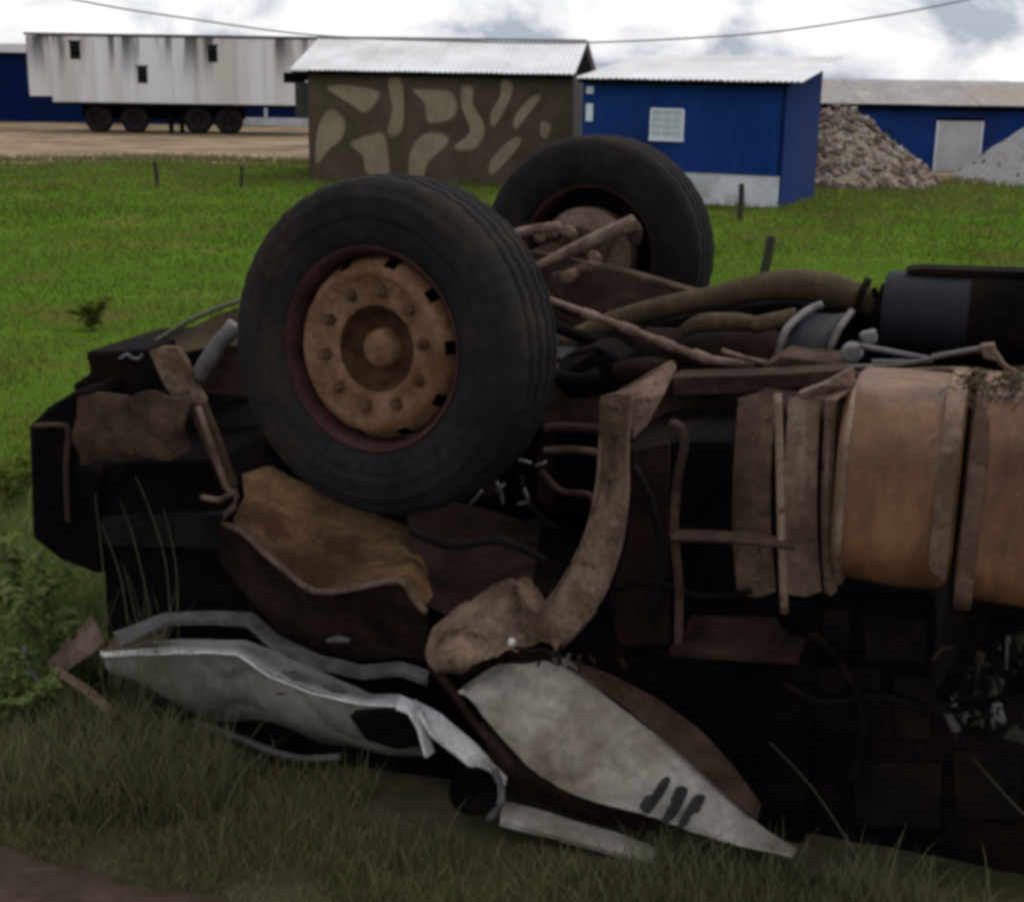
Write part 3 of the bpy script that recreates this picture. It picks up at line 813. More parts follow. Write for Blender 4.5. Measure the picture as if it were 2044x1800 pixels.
# rust-purple top flange with bolt heads
for (x, y) in ((1400, 752), (1450, 750), (1540, 755), (1620, 752), (1440, 718), (1500, 722)):
    MB().lathe([(0, .018), (.02, .018), (.022, .001)], T(x, y, -.47), Vector((0, 0, 1)), 6).build('bolt', RUST_L, truck)
MB().prism(TL([(1340, 752, -.62), (1520, 748, -.62), (1690, 738, -.62), (1702, 752, -.62), (1690, 775, -.62), (1590, 776, -.62), (1450, 788, -.62), (1345, 790, -.62)]), AX * .12).build('rail_bracket', RUST, truck, bevel=.006)
MB().prism(TL([(1520, 735, -.5), (1560, 712, -.5), (1700, 728, -.5), (1700, 745, -.5), (1530, 752, -.5)]), AX * .2).build('rail_flange', RUST, truck, bevel=.005)

# --- engine and gearbox (dark lumps between the rails)
eng = MB().box(UVW(-.15, -.02, .92), UU * .62, AX * .33, Vector((0, 0, .26))).build('engine_block', BLACK, truck, bevel=.05)
MB().box(UVW(-.1, -.03, 1.22), UU * .40, AX * .22, Vector((0, 0, .06))).build('oil_pan', DARKBLUE, eng, bevel=.03)
for k in range(5):
    MB().box(UVW(-.6 + k * .22, -.37, .93), UU * .035, AX * .03, Vector((0, 0, .18))).build('cooling_rib', DARKRED, eng, bevel=.01)
gb = MB().lathe([(-.34, .001), (-.34, .06), (-.30, .09), (-.1, .10), (.05, .12), (.16, .12), (.22, .08), (.34, .07), (.34, .001)], T(1450, 715, -.05), UU, 24).build('gearbox', DARKRED, truck, smooth=True)
MB().tube(TL([(1362, 662, -.16), (1400, 645, -.16), (1470, 643, -.16), (1528, 650, -.16)]), [.02, .034, .034, .022], 10, flat=1.0).build('gearbox_cover', OLIVE, gb, smooth=True)
MB().prism(TL([(1115, 715, -.4), (1190, 690, -.5), (1240, 720, -.5), (1225, 790, -.5), (1130, 800, -.5), (1110, 760, -.5)]), AX * .2).build('steering_box', BLACK, truck, bevel=.02)
MB().tube(TL([(1120, 752, -.55), (1160, 758, -.56), (1195, 745, -.55)]), .022, 10).build('hose', CHAR, truck, smooth=True)
MB().tube(TL([(1230, 745, -.5), (1300, 735, -.5), (1345, 745, -.5)]), .04, 10).build('hose', DARKRED, truck, smooth=True)
# propeller of clutter: hoses
for pts, r, mt_ in (([(1090, 856, -.62), (1140, 853, -.64), (1208, 860, -.66)], .018, RUST), ([(1088, 899, -.62), (1150, 897, -.64), (1212, 907, -.66)], .013, RUST_L),
                    ([(1075, 640, -.3), (1150, 668, -.3), (1250, 700, -.32)], .022, BLACK)):
    MB().tube(TL(pts), r, 8).build('brake_pipe', mt_, truck, smooth=True)
for (x0, y0, x1, y1) in ((938, 1006, 962, 978), (992, 962, 1004, 1006), (1006, 966, 992, 980), (1046, 975, 1054, 1003), (1034, 1006, 1052, 1002), (1036, 918, 1060, 925), (1070, 930, 1090, 922)):
    MB().tube(TL([(x0, y0, -.80), ((x0 + x1) / 2 + 2, (y0 + y1) / 2, -.81), (x1, y1, -.80)]), .006, 8).build('hose_clip', GREY, truck, smooth=True)

# --- exhaust and air cylinder
MB().tube(TL([(1120, 690, -.05), (1190, 655, 0), (1260, 630, .04), (1350, 608, .07), (1440, 592, .1), (1520, 574, .12), (1585, 569, .14), (1650, 576, .16), (1700, 592, .18), (1765, 618, .2)]),
          [.038, .038, .040, .042, .046, .052, .058, .060, .056, .052], 18, smooth=4).build('exhaust_pipe', OLIVE, truck, smooth=True)
for (x, y) in ((1752, 612), (1718, 600)):
    p = T(x, y, .19)
    MB().lathe([(-.012, .062), (-.012, .088), (.012, .088), (.012, .062)], p, (UU + Vector((0, 0, -.25))).normalized(), 20, closed=True).build('pipe_flange', BLACK, truck)
for (x, y, yb) in ((1745, 575, 605), (1722, 580, 600), (1772, 560, 620)):
    MB().tube(TL([(x, y, .15), (x + 4, yb, .16)]), .011, 6).build('stud', BLACK, truck)
ac = T(1765, 622, .15)
acyl = MB().lathe([(.0, .001), (0, .135), (.008, .146), (.03, .150), (.30, .150), (.305, .1535), (1.6, .1535), (1.62, .001)], ac, (UU + Vector((0, 0, .01))).normalized(), 40).build('air_cylinder', DARKBLUE, truck, smooth=True)
MB().lathe([(.295, .151), (.295, .158), (1.61, .158), (1.61, .151)], ac, (UU + Vector((0, 0, .01))).normalized(), 40, closed=True).build('shade_sleeve', BLACK, acyl, smooth=True)  # black sleeve added to darken the unlit far section of the cylinder
MB().prism(TL([(1805, 540, .1), (1840, 536, .1), (2150, 546, .1), (2150, 556, .1), (1830, 550, .1)]), AX * .12).build('cylinder_bracket', BLACK, acyl, bevel=.004)
# banded hose saddle
g = loft([(1560, 745, -.30), (1568, 690, -.28), (1588, 650, -.22), (1625, 622, -.12)], [(1655, 745, -.30), (1662, 700, -.28), (1676, 660, -.22), (1705, 622, -.12)], n=20, m_=6, bulge=.05, smooth=4)
sad = MB().shell(g, .02).build('hose_saddle', DARKBLUE, truck, smooth=True)
MB().tube(TL([(1552, 748, -.33), (1556, 700, -.32), (1572, 655, -.27), (1612, 620, -.16), (1640, 608, -.12)]), .014, 8).build('clamp_band', PALE, sad, smooth=True)
MB().tube(TL([(1650, 720, -.33), (1660, 690, -.32), (1676, 655, -.27), (1700, 622, -.16)]), .012, 8).build('clamp_band', PALE, sad, smooth=True)
MB().tube(TL([(1500, 650, -.2), (1550, 640, -.2), (1590, 630, -.18)]), .03, 8).build('elbow', OLIVE, truck, smooth=True)
MB().prism(TL([(1675, 700, -.5), (1690, 688, -.5), (1715, 692, -.5), (1722, 715, -.5), (1705, 728, -.5), (1680, 722, -.5)]), AX * .08).build('valve', PALE, truck, bevel=.012)
MB().prism(TL([(1712, 668, -.42), (1745, 660, -.42), (1750, 685, -.42), (1725, 698, -.42)]), AX * .06).build('valve', PALE, truck, bevel=.01)
for pts, r in (([(1715, 690, -.5), (1780, 702, -.5), (1860, 720, -.5), (1740, 722, -.52)], .009), ([(1690, 732, -.55), (1800, 728, -.56), (1900, 705, -.56), (1975, 695, -.55), (1990, 715, -.55)], .008),
               ([(1860, 712, -.5), (1930, 702, -.5), (1980, 700, -.5), (2010, 735, -.52), (2090, 760, -.55)], .010), ([(1440, 700, -.5), (1490, 716, -.5), (1530, 724, -.5)], .010),
               ([(1700, 748, -.6), (1800, 742, -.62), (1900, 738, -.62), (2000, 748, -.62), (2100, 765, -.62)], .010)):
    MB().tube(TL(pts), r, 6, smooth=5).build('cable', PALE if r < .0095 else RUST_L, truck, smooth=True)
MB().prism(TL([(1955, 690, -.56), (1985, 688, -.56), (1990, 722, -.56), (1962, 716, -.56)]), AX * .05).build('junction_box', RUST_L, truck, bevel=.006)

# --- tanks, boxes and straps behind the cab (near side)
def tank(name, x0, x1, ytop, ybot, v0, v1, material, r=.10, seg=9, round_end=.03, dent=.016):
    """rounded-section tank lying along the truck"""
    a = T((x0 + x1) / 2, ytop, (v0 + v1) / 2).z; b_ = T((x0 + x1) / 2, ybot, v0).z
    pa = T(x0, (ytop + ybot) / 2, v0); pb = T(x1, (ytop + ybot) / 2, v0)
    ua = (pa - A0).dot(UU); ub = (pb - A0).dot(UU)
    sec = []
    for (cv, cz, t0) in ((v0 + r, a - r, 180), (v1 - r, a - r, 90), (v1 - r, b_ + r, 0), (v0 + r, b_ + r, -90)):
        for k in range(seg):
            t_ = math.radians(t0 - 90 * k / (seg - 1))
            sec.append((cv + r * math.cos(t_), cz + r * math.sin(t_)))
    cvm, czm = (v0 + v1) / 2, (a + b_) / 2
    prof = [(ua, .90), (ua + round_end * .3, .96)] + [(ua + round_end + (ub - ua - 2 * round_end) * i / 22, 1.0 + .012 * math.sin(math.pi * i / 22)) for i in range(23)] + [(ub - round_end * .3, .96), (ub, .90)]
    n = len(sec); vs = []; fs = []
    for (u, k) in prof:
        for (v, z) in sec: dn = 1 + dent * noise.noise(Vector((u * 5.5, v * 5, z * 5))) + dent * .4 * noise.noise(Vector((u * 14, v * 12, z * 12))); vs.append(UVW(u, cvm + (v - cvm) * k * dn, czm + (z - czm) * k * dn))
    for i in range(len(prof) - 1):
        for j in range(n):
            fs.append((i * n + j, (i + 1) * n + j, (i + 1) * n + (j + 1) % n, i * n + (j + 1) % n))
    fs.append(tuple(range(n))); fs.append(tuple((len(prof) - 1) * n + j for j in range(n - 1, -1, -1)))
    o = MB().add(vs, fs).build(name, material, truck, smooth=True)
    return o
ft = tank('fuel_tank', 1664, 1914, 757, 1196, -1.18, -.60, TANK, r=.17)
def tank_strap(parent, x0, x1, yt, yb, v0, v1, r, mt_):
    o = tank('strap', x0, x1, yt - 4, yb + 3, v0 - .011, v1, mt_, r=r + .004, round_end=.004); o.parent = parent
tank_strap(ft, 1866, 1908, 757, 1196, -1.18, -.60, .17, TANK_L)
tank_strap(ft, 1672, 1690, 757, 1196, -1.18, -.60, .17, TANK_L)
MB().tube(TL([(1690, 786, -.95), (1720, 766, -.9), (1790, 757, -.88), (1870, 768, -.9), (1905, 796, -.98)]), .009, 8).build('seam', TANK_L, ft, smooth=True)
ft2 = tank('fuel_tank', 1918, 2250, 772, 1244, -1.15, -.60, TANK, r=.15)
tank_strap(ft2, 1922, 1962, 772, 1244, -1.15, -.60, .15, TANK_D)
ft3 = tank('battery_box', 1470, 1645, 792, 1176, -.90, -.62, DARKRED, r=.04)
for a_, b_, vv, mt_ in ((1472, 1549, -1.045, TANK_D), (1572, 1640, -1.07, TANK_L), (1646, 1672, -1.05, TANK_L)):
    MB().shell(loft([(a_ + 2, 795, vv + .10), ((a_ + b_) / 2, 786, vv + .08), (b_ - 2, 792, vv + .10)], [(a_, 1185, vv + .09), ((a_ + b_) / 2, 1192, vv + .08), (b_, 1180, vv + .09)], n=8, m_=22, bulge=.085, rough=.012), .01).build('side_panel', mt_, ft3, smooth=True)
MB().prism(TL([(1590, 786, -1.09), (1640, 768, -1.09), (1700, 735, -1.0), (1706, 775, -1.0), (1670, 800, -1.09), (1600, 800, -1.09)]), AX * .05).build('bracket', RUST_L, ft3, bevel=.006)
# dried mud and grass clods caught on the rear tank
CLOD = mat('dry_mud_clod', (.075, .055, .032), (.14, .11, .068), 30, .95, .8, spec=.1)
clm = MB()
for k in range(150):
    c_ = T(random.uniform(1908, 2080), random.uniform(748, 812), random.uniform(-1.08, -.8))
    r_ = random.uniform(.006, .022)
    d_ = [Vector((random.gauss(0, 1), random.gauss(0, 1), random.gauss(0, .6))).normalized() * r_ * random.uniform(.5, 1.5) for _ in range(6)]
    vs_ = [c_ + q for q in (d_[0], d_[1], d_[2], d_[3])]
    clm.add(vs_, [(0, 1, 2), (0, 2, 3), (0, 3, 1), (1, 3, 2)])
for k in range(120):
    c_ = T(random.uniform(1908, 2080), random.uniform(748, 808), random.uniform(-1.1, -.85))
    e_ = c_ + Vector((random.uniform(-.06, .06), random.uniform(-.04, .02), random.uniform(-.05, .05)))
    clm.tube([c_, c_.lerp(e_, .5) + Vector((0, 0, .012)), e_], .0022, 3, smooth=2)
o = clm.build('mud_clods', CLOD, truck); o['kind'] = 'stuff'

# --- step ladder
lad = MB().tube(TL([(1338, 846, -1.2), (1358, 852, -1.2), (1366, 890, -1.2), (1352, 960, -1.2), (1346, 1060, -1.2), (1356, 1180, -1.2), (1352, 1310, -1.2)]), .013, 8).build('step_ladder', RUST, truck, smooth=True)
MB().tube(TL([(1552, 785, -1.13), (1556, 900, -1.18), (1560, 1060, -1.2), (1566, 1222, -1.2)]), .012, 8).build('ladder_rail', TANK_L, lad, smooth=True)
MB().shell(loft([(1338, 1056, -1.2), (1420, 1058, -1.2), (1500, 1063, -1.2), (1585, 1076, -1.2)], [(1338, 1076, -1.23), (1420, 1079, -1.23), (1500, 1084, -1.23), (1585, 1092, -1.23)], n=20, m_=3), .012).build('rung', RUST, lad, smooth=True)
MB().prism(TL([(1334, 1297, -1.25), (1592, 1313, -1.25), (1592, 1327, -1.25), (1334, 1311, -1.25)]), AX * .16).build('tread', DARKRED, lad, bevel=.004)
MB().prism(TL([(1378, 1232, -1.10), (1548, 1236, -1.10), (1588, 1300, -1.12), (1350, 1294, -1.12)]), AX * .02).build('step_plate', DARKRED, lad)

# --- dark cab shell and body, lying to the ground
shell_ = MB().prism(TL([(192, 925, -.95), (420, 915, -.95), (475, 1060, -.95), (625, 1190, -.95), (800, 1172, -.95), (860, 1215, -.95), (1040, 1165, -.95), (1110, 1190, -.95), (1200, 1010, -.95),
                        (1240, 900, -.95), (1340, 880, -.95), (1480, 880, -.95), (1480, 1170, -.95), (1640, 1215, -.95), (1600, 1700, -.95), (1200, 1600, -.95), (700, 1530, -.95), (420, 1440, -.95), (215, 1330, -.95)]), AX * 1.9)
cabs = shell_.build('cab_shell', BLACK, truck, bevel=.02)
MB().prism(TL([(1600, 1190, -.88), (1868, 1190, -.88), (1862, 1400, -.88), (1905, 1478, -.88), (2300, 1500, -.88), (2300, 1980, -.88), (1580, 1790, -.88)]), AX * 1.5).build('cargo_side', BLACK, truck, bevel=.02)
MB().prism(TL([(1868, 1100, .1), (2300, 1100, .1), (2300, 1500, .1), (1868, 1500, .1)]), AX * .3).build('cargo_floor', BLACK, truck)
MB().tube(TL([(1958, 1245, -1.02), (1930, 1310, -1.02), (1880, 1392, -1.02)]), .022, 8).build('cargo_stay', BLACK, truck, smooth=True)

MB().prism(TL([(330, 1400, -1.02), (520, 1420, -1.02), (860, 1480, -1.02), (1010, 1590, -1.02), (1010, 1680, -1.02), (700, 1640, -1.02), (400, 1560, -1.02)]), AX * .6).build('shade_block', BLACK, truck, bevel=.02)  # black block added to stand for the shade under the crushed panel
MB().prism(TL([(1262, 900, -1.0), (1335, 880, -1.0), (1335, 1290, -1.0), (1230, 1290, -1.0), (1215, 1200, -1.0), (1252, 1080, -1.0)]), AX * .03).build('cab_back_panel', DARKRED, cabs, bevel=.01)
for pts_, r_, mt_ in (([(1265, 930, -1.05), (1300, 1000, -1.06), (1320, 1120, -1.05), (1300, 1240, -1.04)], .012, CHAR), ([(1225, 1180, -1.06), (1300, 1160, -1.06), (1400, 1190, -1.04), (1500, 1180, -1.03)], .010, NEARBLACK),
                      ([(1600, 1250, -.93), (1660, 1300, -.95), (1720, 1420, -.94), (1700, 1560, -.93)], .014, NEARBLACK), ([(1560, 1360, -1.0), (1640, 1400, -.96), (1760, 1390, -.94), (1850, 1420, -.94)], .012, NEARBLACK),
                      ([(820, 1060, -.9), (900, 1090, -.92), (1000, 1080, -.92), (1090, 1120, -.95)], .014, CHAR), ([(1080, 940, -.7), (1120, 980, -.72), (1180, 990, -.75), (1195, 1040, -.8)], .012, RUST),
                      ([(1040, 950, -.7), (1060, 1010, -.72), (1120, 1060, -.74)], .010, CHAR), ([(470, 1130, -1.0), (560, 1180, -1.0), (640, 1230, -1.02), (760, 1250, -1.04)], .010, CHAR)):
    MB().tube(TL(pts_), r_, 8, smooth=5).build('wiring', mt_, cabs, smooth=True)
for (x0, y0, x1, y1, v_) in ((1610, 1215, 1700, 1300, -.90), (1720, 1230, 1850, 1330, -.90), (1620, 1330, 1760, 1470, -.90), (1780, 1350, 1860, 1480, -.90), (1900, 1500, 2040, 1640, -.90), (1700, 1520, 1880, 1660, -.90)):
    MB().prism(TL([(x0, y0, v_), (x1, y0 + 6, v_), (x1 - 4, y1, v_), (x0 + 5, y1 - 8, v_)]), AX * .019).build('body_panel', NEARBLACK, truck, bevel=.01)
# --- front end
g = loft([(152, 792, -1.08), (220, 786, -1.1), (300, 785, -1.12), (372, 800, -1.12)], [(165, 922, -1.05), (240, 918, -1.1), (320, 914, -1.12), (376, 905, -1.12)], n=26, m_=12, bulge=.02, rough=.05, nscale=9)
bmp = MB().shell(g, .012).build('bumper_panel', RUST, truck, smooth=True)
MB().shell(loft([(205, 856, -1.13), (240, 880, -1.14), (270, 902, -1.14)], [(198, 868, -1.13), (232, 894, -1.14), (262, 912, -1.14)], n=10, m_=3), .008).build('crease', RUST, bmp, smooth=True)
MB().shell(loft([(298, 866, -1.13), (318, 880, -1.14), (345, 905, -1.14)], [(286, 880, -1.13), (304, 898, -1.14), (320, 914, -1.14)], n=10, m_=3), .008).build('crease', RUST, bmp, smooth=True)
MB().prism(TL([(296, 702, -1.02), (322, 692, -1.02), (352, 694, -1.02), (372, 726, -1.02), (388, 768, -1.02), (408, 800, -1.02), (400, 812, -1.02), (345, 800, -1.02), (318, 752, -1.02)]), AX * .03).build('bumper_bracket', TAN, truck, bevel=.006)
MB().prism(TL([(365, 800, -1.09), (404, 802, -1.09), (428, 862, -1.09), (468, 972, -1.09), (446, 980, -1.09), (414, 905, -1.09), (380, 830, -1.09)]), AX * .03).build('fender_stay', RUST, truck, bevel=.006)
MB().prism(TL([(168, 702, -.72), (290, 698, -.72), (312, 728, -.72), (322, 795, -.72), (160, 795, -.72), (140, 770, -.72), (178, 745, -.72)]), AX * .5).build('radiator_mount', BLACK, truck, bevel=.015)
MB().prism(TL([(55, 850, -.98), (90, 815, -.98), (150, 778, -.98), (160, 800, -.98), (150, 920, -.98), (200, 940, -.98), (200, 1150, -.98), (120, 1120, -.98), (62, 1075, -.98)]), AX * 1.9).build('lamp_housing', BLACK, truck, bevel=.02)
MB().tube(TL([(70, 850, -1.0), (120, 848, -1.0), (136, 858, -1.0), (132, 925, -1.0), (134, 1000, -1.0), (136, 1040, -1.0)]), .010, 8).build('lamp_rim', RUST, truck, smooth=True)
MB().tube(TL([(396, 752, -.98), (425, 705, -.98), (470, 648, -.95)]), .030, 14).build('bumper_tube', PALE, truck, smooth=True)
MB().tube(TL([(236, 716, -.5), (310, 682, -.5), (370, 645, -.5), (430, 617, -.5), (480, 600, -.5)]), .010, 8).build('trim_rod', TRIMY, truck, smooth=True)
MB().shell(loft([(312, 694, -.5), (370, 660, -.5), (430, 630, -.5), (480, 612, -.5)], [(330, 712, -.6), (380, 700, -.6), (430, 690, -.6), (490, 690, -.6)], n=16, m_=4), .01).build('splash_plate', OLIVE, truck, smooth=True)
MB().tube(TL([(240, 716, -.72), (254, 708, -.73), (262, 713, -.72), (276, 716, -.72), (285, 708, -.72)]), .007, 8).build('clip', PALE, truck, smooth=True)
g = loft([(200, 1036, -.99), (300, 1030, -.99), (445, 1024, -1.0)], [(195, 1085, -.98), (300, 1092, -.98), (445, 1098, -.99)], n=20, m_=5, rough=.012)
MB().shell(g, .03).build('bumper_lower', CHAR, truck, smooth=True)
# wheel arch
arch = [(440, 1000, -1.17), (438, 1043, -1.17), (480, 1058, -1.17), (525, 1100, -1.17), (578, 1146, -1.17), (628, 1180, -1.17), (700, 1176, -1.17), (770, 1160, -1.17), (803, 1160, -1.17), (822, 1192, -1.17), (846, 1208, -1.17)]
MB().tube(TL([(395, 810, -1.13), (420, 880, -1.14), (452, 972, -1.16), (470, 985, -1.17)] ), .010, 8, smooth=2).build('arch_lip', RUST_L, truck, smooth=True)
MB().tube(TL([(404, 992, -1.12), (440, 998, -1.15), (470, 980, -1.17), (468, 1010, -1.17), (440, 1042, -1.17), (480, 1058, -1.17), (525, 1100, -1.17), (578, 1146, -1.17), (628, 1180, -1.17), (700, 1176, -1.17), (770, 1160, -1.17), (803, 1160, -1.17), (830, 1200, -1.17), (850, 1222, -1.17)]), .011, 8, smooth=2).build('arch_lip', RUST_L, truck, smooth=True)
g = loft([(480, 900, -.62), (530, 920, -.60), (600, 960, -.58), (680, 1000, -.56), (760, 1030, -.56), (830, 1060, -.6), (872, 1120, -.75)], [(462, 1046, -1.165), (525, 1098, -1.165), (578, 1144, -1.165), (628, 1178, -1.165), (700, 1174, -1.165), (800, 1160, -1.165), (848, 1215, -1.165)], n=40, m_=14, bulge=-.05, rough=.03, nscale=8, crease=.02)
MB().shell(g, .006).build('wheel_arch', MUDARCH, truck, smooth=True)
g = loft([(800, 960, -.55), (900, 1000, -.55), (1000, 1020, -.55), (1080, 1060, -.6)], [(840, 1205, -1.08), (900, 1230, -1.1), (1000, 1200, -1.1), (1060, 1160, -1.1)], n=24, m_=8, rough=.02)
MB().shell(g, .01).build('floor_pan', DARKRED, truck, smooth=True)
g = loft([(440, 1046, -1.15), (480, 1062, -1.15), (525, 1104, -1.15), (578, 1150, -1.15), (628, 1186, -1.15), (700, 1180, -1.15), (800, 1166, -1.15), (850, 1230, -1.15)], [(440, 1120, -1.02), (500, 1200, -1.02), (560, 1262, -1.02), (640, 1300, -1.02), (720, 1318, -1.02), (800, 1312, -1.04), (850, 1320, -1.06)], n=36, m_=10, rough=.012)
MB().shell(g, .012).build('arch_skirt', DARKRED, truck, smooth=True)
MB().tube(TL([(654, 1278, -1.10), (676, 1275, -1.10), (698, 1278, -1.10)]), [.006, .015, .006], 12, smooth=5).build('side_marker', PALE, truck, smooth=True)

# --- crushed cab skin
g = loft([(225, 1262, -1.06), (330, 1222, -1.1), (420, 1219, -1.1), (505, 1222, -1.1), (556, 1268, -1.11), (640, 1308, -1.12), (720, 1327, -1.13), (800, 1320, -1.14), (856, 1338, -1.15)],
         [(240, 1290, -1.12), (335, 1240, -1.16), (420, 1237, -1.16), (496, 1241, -1.16), (548, 1290, -1.17), (636, 1328, -1.18), (720, 1346, -1.18), (800, 1341, -1.19), (852, 1360, -1.19)], n=60, m_=5, rough=.006)
MB().shell(g, .02).build('window_seal', GREY, truck, smooth=True)
g = loft([(196, 1292, -1.0), (270, 1248, -1.04), (344, 1226, -1.06)], [(205, 1302, -1.1), (262, 1292, -1.12), (318, 1276, -1.12)], n=14, m_=6, rough=.02)
MB().shell(g, .012).build('cab_corner', TAN, truck, smooth=True)
top = [(198, 1293, -.98), (280, 1281, -.98), (400, 1275, -.98), (490, 1277, -.98), (560, 1304, -.98), (640, 1340, -1.0), (740, 1384, -1.05), (800, 1386, -1.1)]
ed = [(203, 1308, -1.19), (300, 1303, -1.20), (420, 1301, -1.20), (475, 1304, -1.20), (540, 1350, -1.20), (620, 1380, -1.20), (720, 1403, -1.20), (800, 1410, -1.20)]
fl = MB().shell(loft(top, ed, n=60, m_=7, rough=.006, nscale=10), .006).build('roof_flange', WHITE_B, truck, smooth=True)
for (x, y) in ((588, 1350), (668, 1378)):
    MB().prism(TL([(x - 26, y - 8, -1.15), (x + 2, y - 9, -1.14), (x + 24, y + 4, -1.15), (x - 4, y + 5, -1.17)]), Vector((0, 0, .004))).build('torn_paint', GREY, fl)
low = [(258, 1352, -1.04), (330, 1386, -1.02), (400, 1440, -1.0), (480, 1446, -1.0), (560, 1452, -1.0), (640, 1480, -1.02), (740, 1500, -1.06), (856, 1512, -1.1)]
rp_ = MB().shell(loft(ed, low, n=90, m_=22, bulge=.05, rough=.02, nscale=5, crease=.025, jag=.01), .004).build('roof_panel', CREAM, truck, smooth=True)
MB().tube(TL([(385, 1440, -1.04), (430, 1455, -1.07), (480, 1474, -1.09), (550, 1502, -1.11), (610, 1514, -1.12), (680, 1510, -1.12)]), .014, 8).build('roof_edge', GREY, truck, smooth=True)
MB().prism(TL([(694, 1428, -1.235), (790, 1418, -1.235), (826, 1432, -1.235), (848, 1490, -1.235), (790, 1498, -1.235), (728, 1478, -1.235)]), AX * .05).build('marker_lamp', BLACK, rp_, bevel=.01)  # raised black plate painting the dark of the lamp recess
g = loft([(798, 1386, -1.16), (826, 1398, -1.18), (848, 1440, -1.2), (868, 1500, -1.2)], [(790, 1410, -1.24), (818, 1420, -1.25), (838, 1455, -1.25), (852, 1512, -1.25)], n=16, m_=4)
MB().shell(g, .01).build('pillar_edge', WHITE_B, truck, smooth=True)
g = loft([(826, 1396, -1.14), (880, 1424, -1.15), (950, 1484, -1.16), (1012, 1552, -1.17)], [(846, 1432, -1.22), (868, 1468, -1.23), (930, 1518, -1.24), (1002, 1588, -1.24)], n=24, m_=6, rough=.01)
MB().shell(g, .012).build('door_pillar', WHITE_B, truck, smooth=True)
# rear-view mirror head lying in the grass
mir = MB().lathe([(-.01, .001), (-.006, .05), (.004, .066), (.012, .072), (.010, .078), (-.015, .080), (-.03, .05), (-.035, .001)], T(945, 1580, -1.26), (-AX + UU * .35 + Vector((0, 0, .15))).normalized(), 32).build('mirror_head', BLACK, truck, smooth=True)
MB().tube(TL([(985, 1535, -1.27), (1000, 1570, -1.28), (998, 1605, -1.29), (976, 1636, -1.29)]), .012, 8).build('mirror_rim', PALE, mir, smooth=True)
g = loft([(1006, 1598, -1.20), (1100, 1622, -1.22), (1240, 1666, -1.22), (1384, 1712, -1.22)], [(1000, 1636, -1.31), (1100, 1664, -1.31), (1240, 1704, -1.31), (1376, 1742, -1.31)], n=26, m_=6, bulge=.015, rough=.008)
MB().shell(g, .02).build('sill_bar', WHITE, truck, smooth=True)
# door skin
up_ = [(925, 1368, -1.16), (985, 1330, -1.14), (1060, 1316, -1.13), (1130, 1318, -1.13), (1210, 1384, -1.13), (1310, 1462, -1.13), (1420, 1560, -1.13), (1500, 1630, -1.13), (1592, 1690, -1.13)]
dn_ = [(922, 1378, -1.24), (960, 1428, -1.26), (1010, 1482, -1.27), (1080, 1548, -1.27), (1200, 1604, -1.28), (1300, 1634, -1.28), (1400, 1664, -1.28), (1480, 1688, -1.28), (1578, 1706, -1.27)]
door = MB().shell(loft(up_, dn_, n=90, m_=30, bulge=.05, rough=.022, nscale=4.5, smooth=3, crease=.03, jag=.003), .004).build('door_skin', WHITE, truck, smooth=True)
g = loft([(1120, 1308, -1.08), (1220, 1346, -1.08), (1320, 1398, -1.08), (1405, 1462, -1.08), (1470, 1536, -1.08), (1520, 1606, -1.09)], [(1145, 1330, -1.15), (1212, 1382, -1.15), (1310, 1462, -1.15), (1400, 1542, -1.15), (1455, 1590, -1.15), (1512, 1636, -1.15)], n=30, m_=6, bulge=.015)
MB().shell(g, .012).build('door_edge', RUST, truck, smooth=True)
MB().tube(TL([(866, 1335, -1.2), (905, 1380, -1.24), (945, 1440, -1.26), (1000, 1500, -1.28), (1022, 1530, -1.28)]), .014, 8).build('door_seal', DARKRED, truck, smooth=True)
g = loft([(958, 1440, -1.2), (1040, 1520, -1.2), (1150, 1590, -1.2), (1290, 1630, -1.2)], [(985, 1540, -1.16), (1040, 1590, -1.16), (1150, 1625, -1.16), (1290, 1660, -1.16)], n=20, m_=4)
MB().shell(g, .01).build('door_inner', DARKRED, truck, smooth=True)
for q in (((1308, 1576), (1324, 1568), (1328, 1580), (1312, 1604), (1296, 1624), (1284, 1620), (1276, 1608), (1292, 1602)),
          ((1340, 1590), (1358, 1588), (1364, 1600), (1346, 1632), (1330, 1644), (1320, 1636), (1336, 1612)),
          ((1378, 1606), (1398, 1606), (1396, 1620), (1382, 1626), (1370, 1648), (1352, 1650), (1362, 1630))):
    g = []
    pts = [T(x, y, -1.345) for x, y in q]
    pts = catmull([pts[-1]] + pts + [pts[0], pts[1]], 4)[4:-5]
    MB().prism(pts, AX * .06).build('letter', MARK, door)
# tan mudguard strip and crumpled corner
left_ = [(1203, 790, -1.10), (1200, 880, -1.13), (1193, 965, -1.15), (1176, 1050, -1.16), (1146, 1120, -1.17), (1098, 1196, -1.18), (1040, 1258, -1.18)]
right_ = [(1262, 786, -1.16), (1252, 890, -1.2), (1252, 985, -1.22), (1240, 1080, -1.22), (1212, 1168, -1.22), (1176, 1232, -1.22), (1120, 1292, -1.22)]
MB().shell(loft(left_, right_, n=60, m_=10, bulge=.01, rough=.018, nscale=9, smooth=3, crease=.012), .006).build('mudguard', TAN, truck, smooth=True)
mg = bpy.data.objects['mudguard']
for ln_ in (left_, right_):
    MB().tube(TL([(x, y, v - .004) for x, y, v in ln_]), .0075, 7, smooth=4).build('rolled_edge', RUST_L, mg, smooth=True)
for (x, y) in ((1230, 815), (1226, 870), (1222, 960), (1206, 1070), (1165, 1165)):
    MB().lathe([(0, .011), (.012, .011), (.014, .001)], T(x, y, -1.19), -AX, 6).build('bolt', RUST, mg)
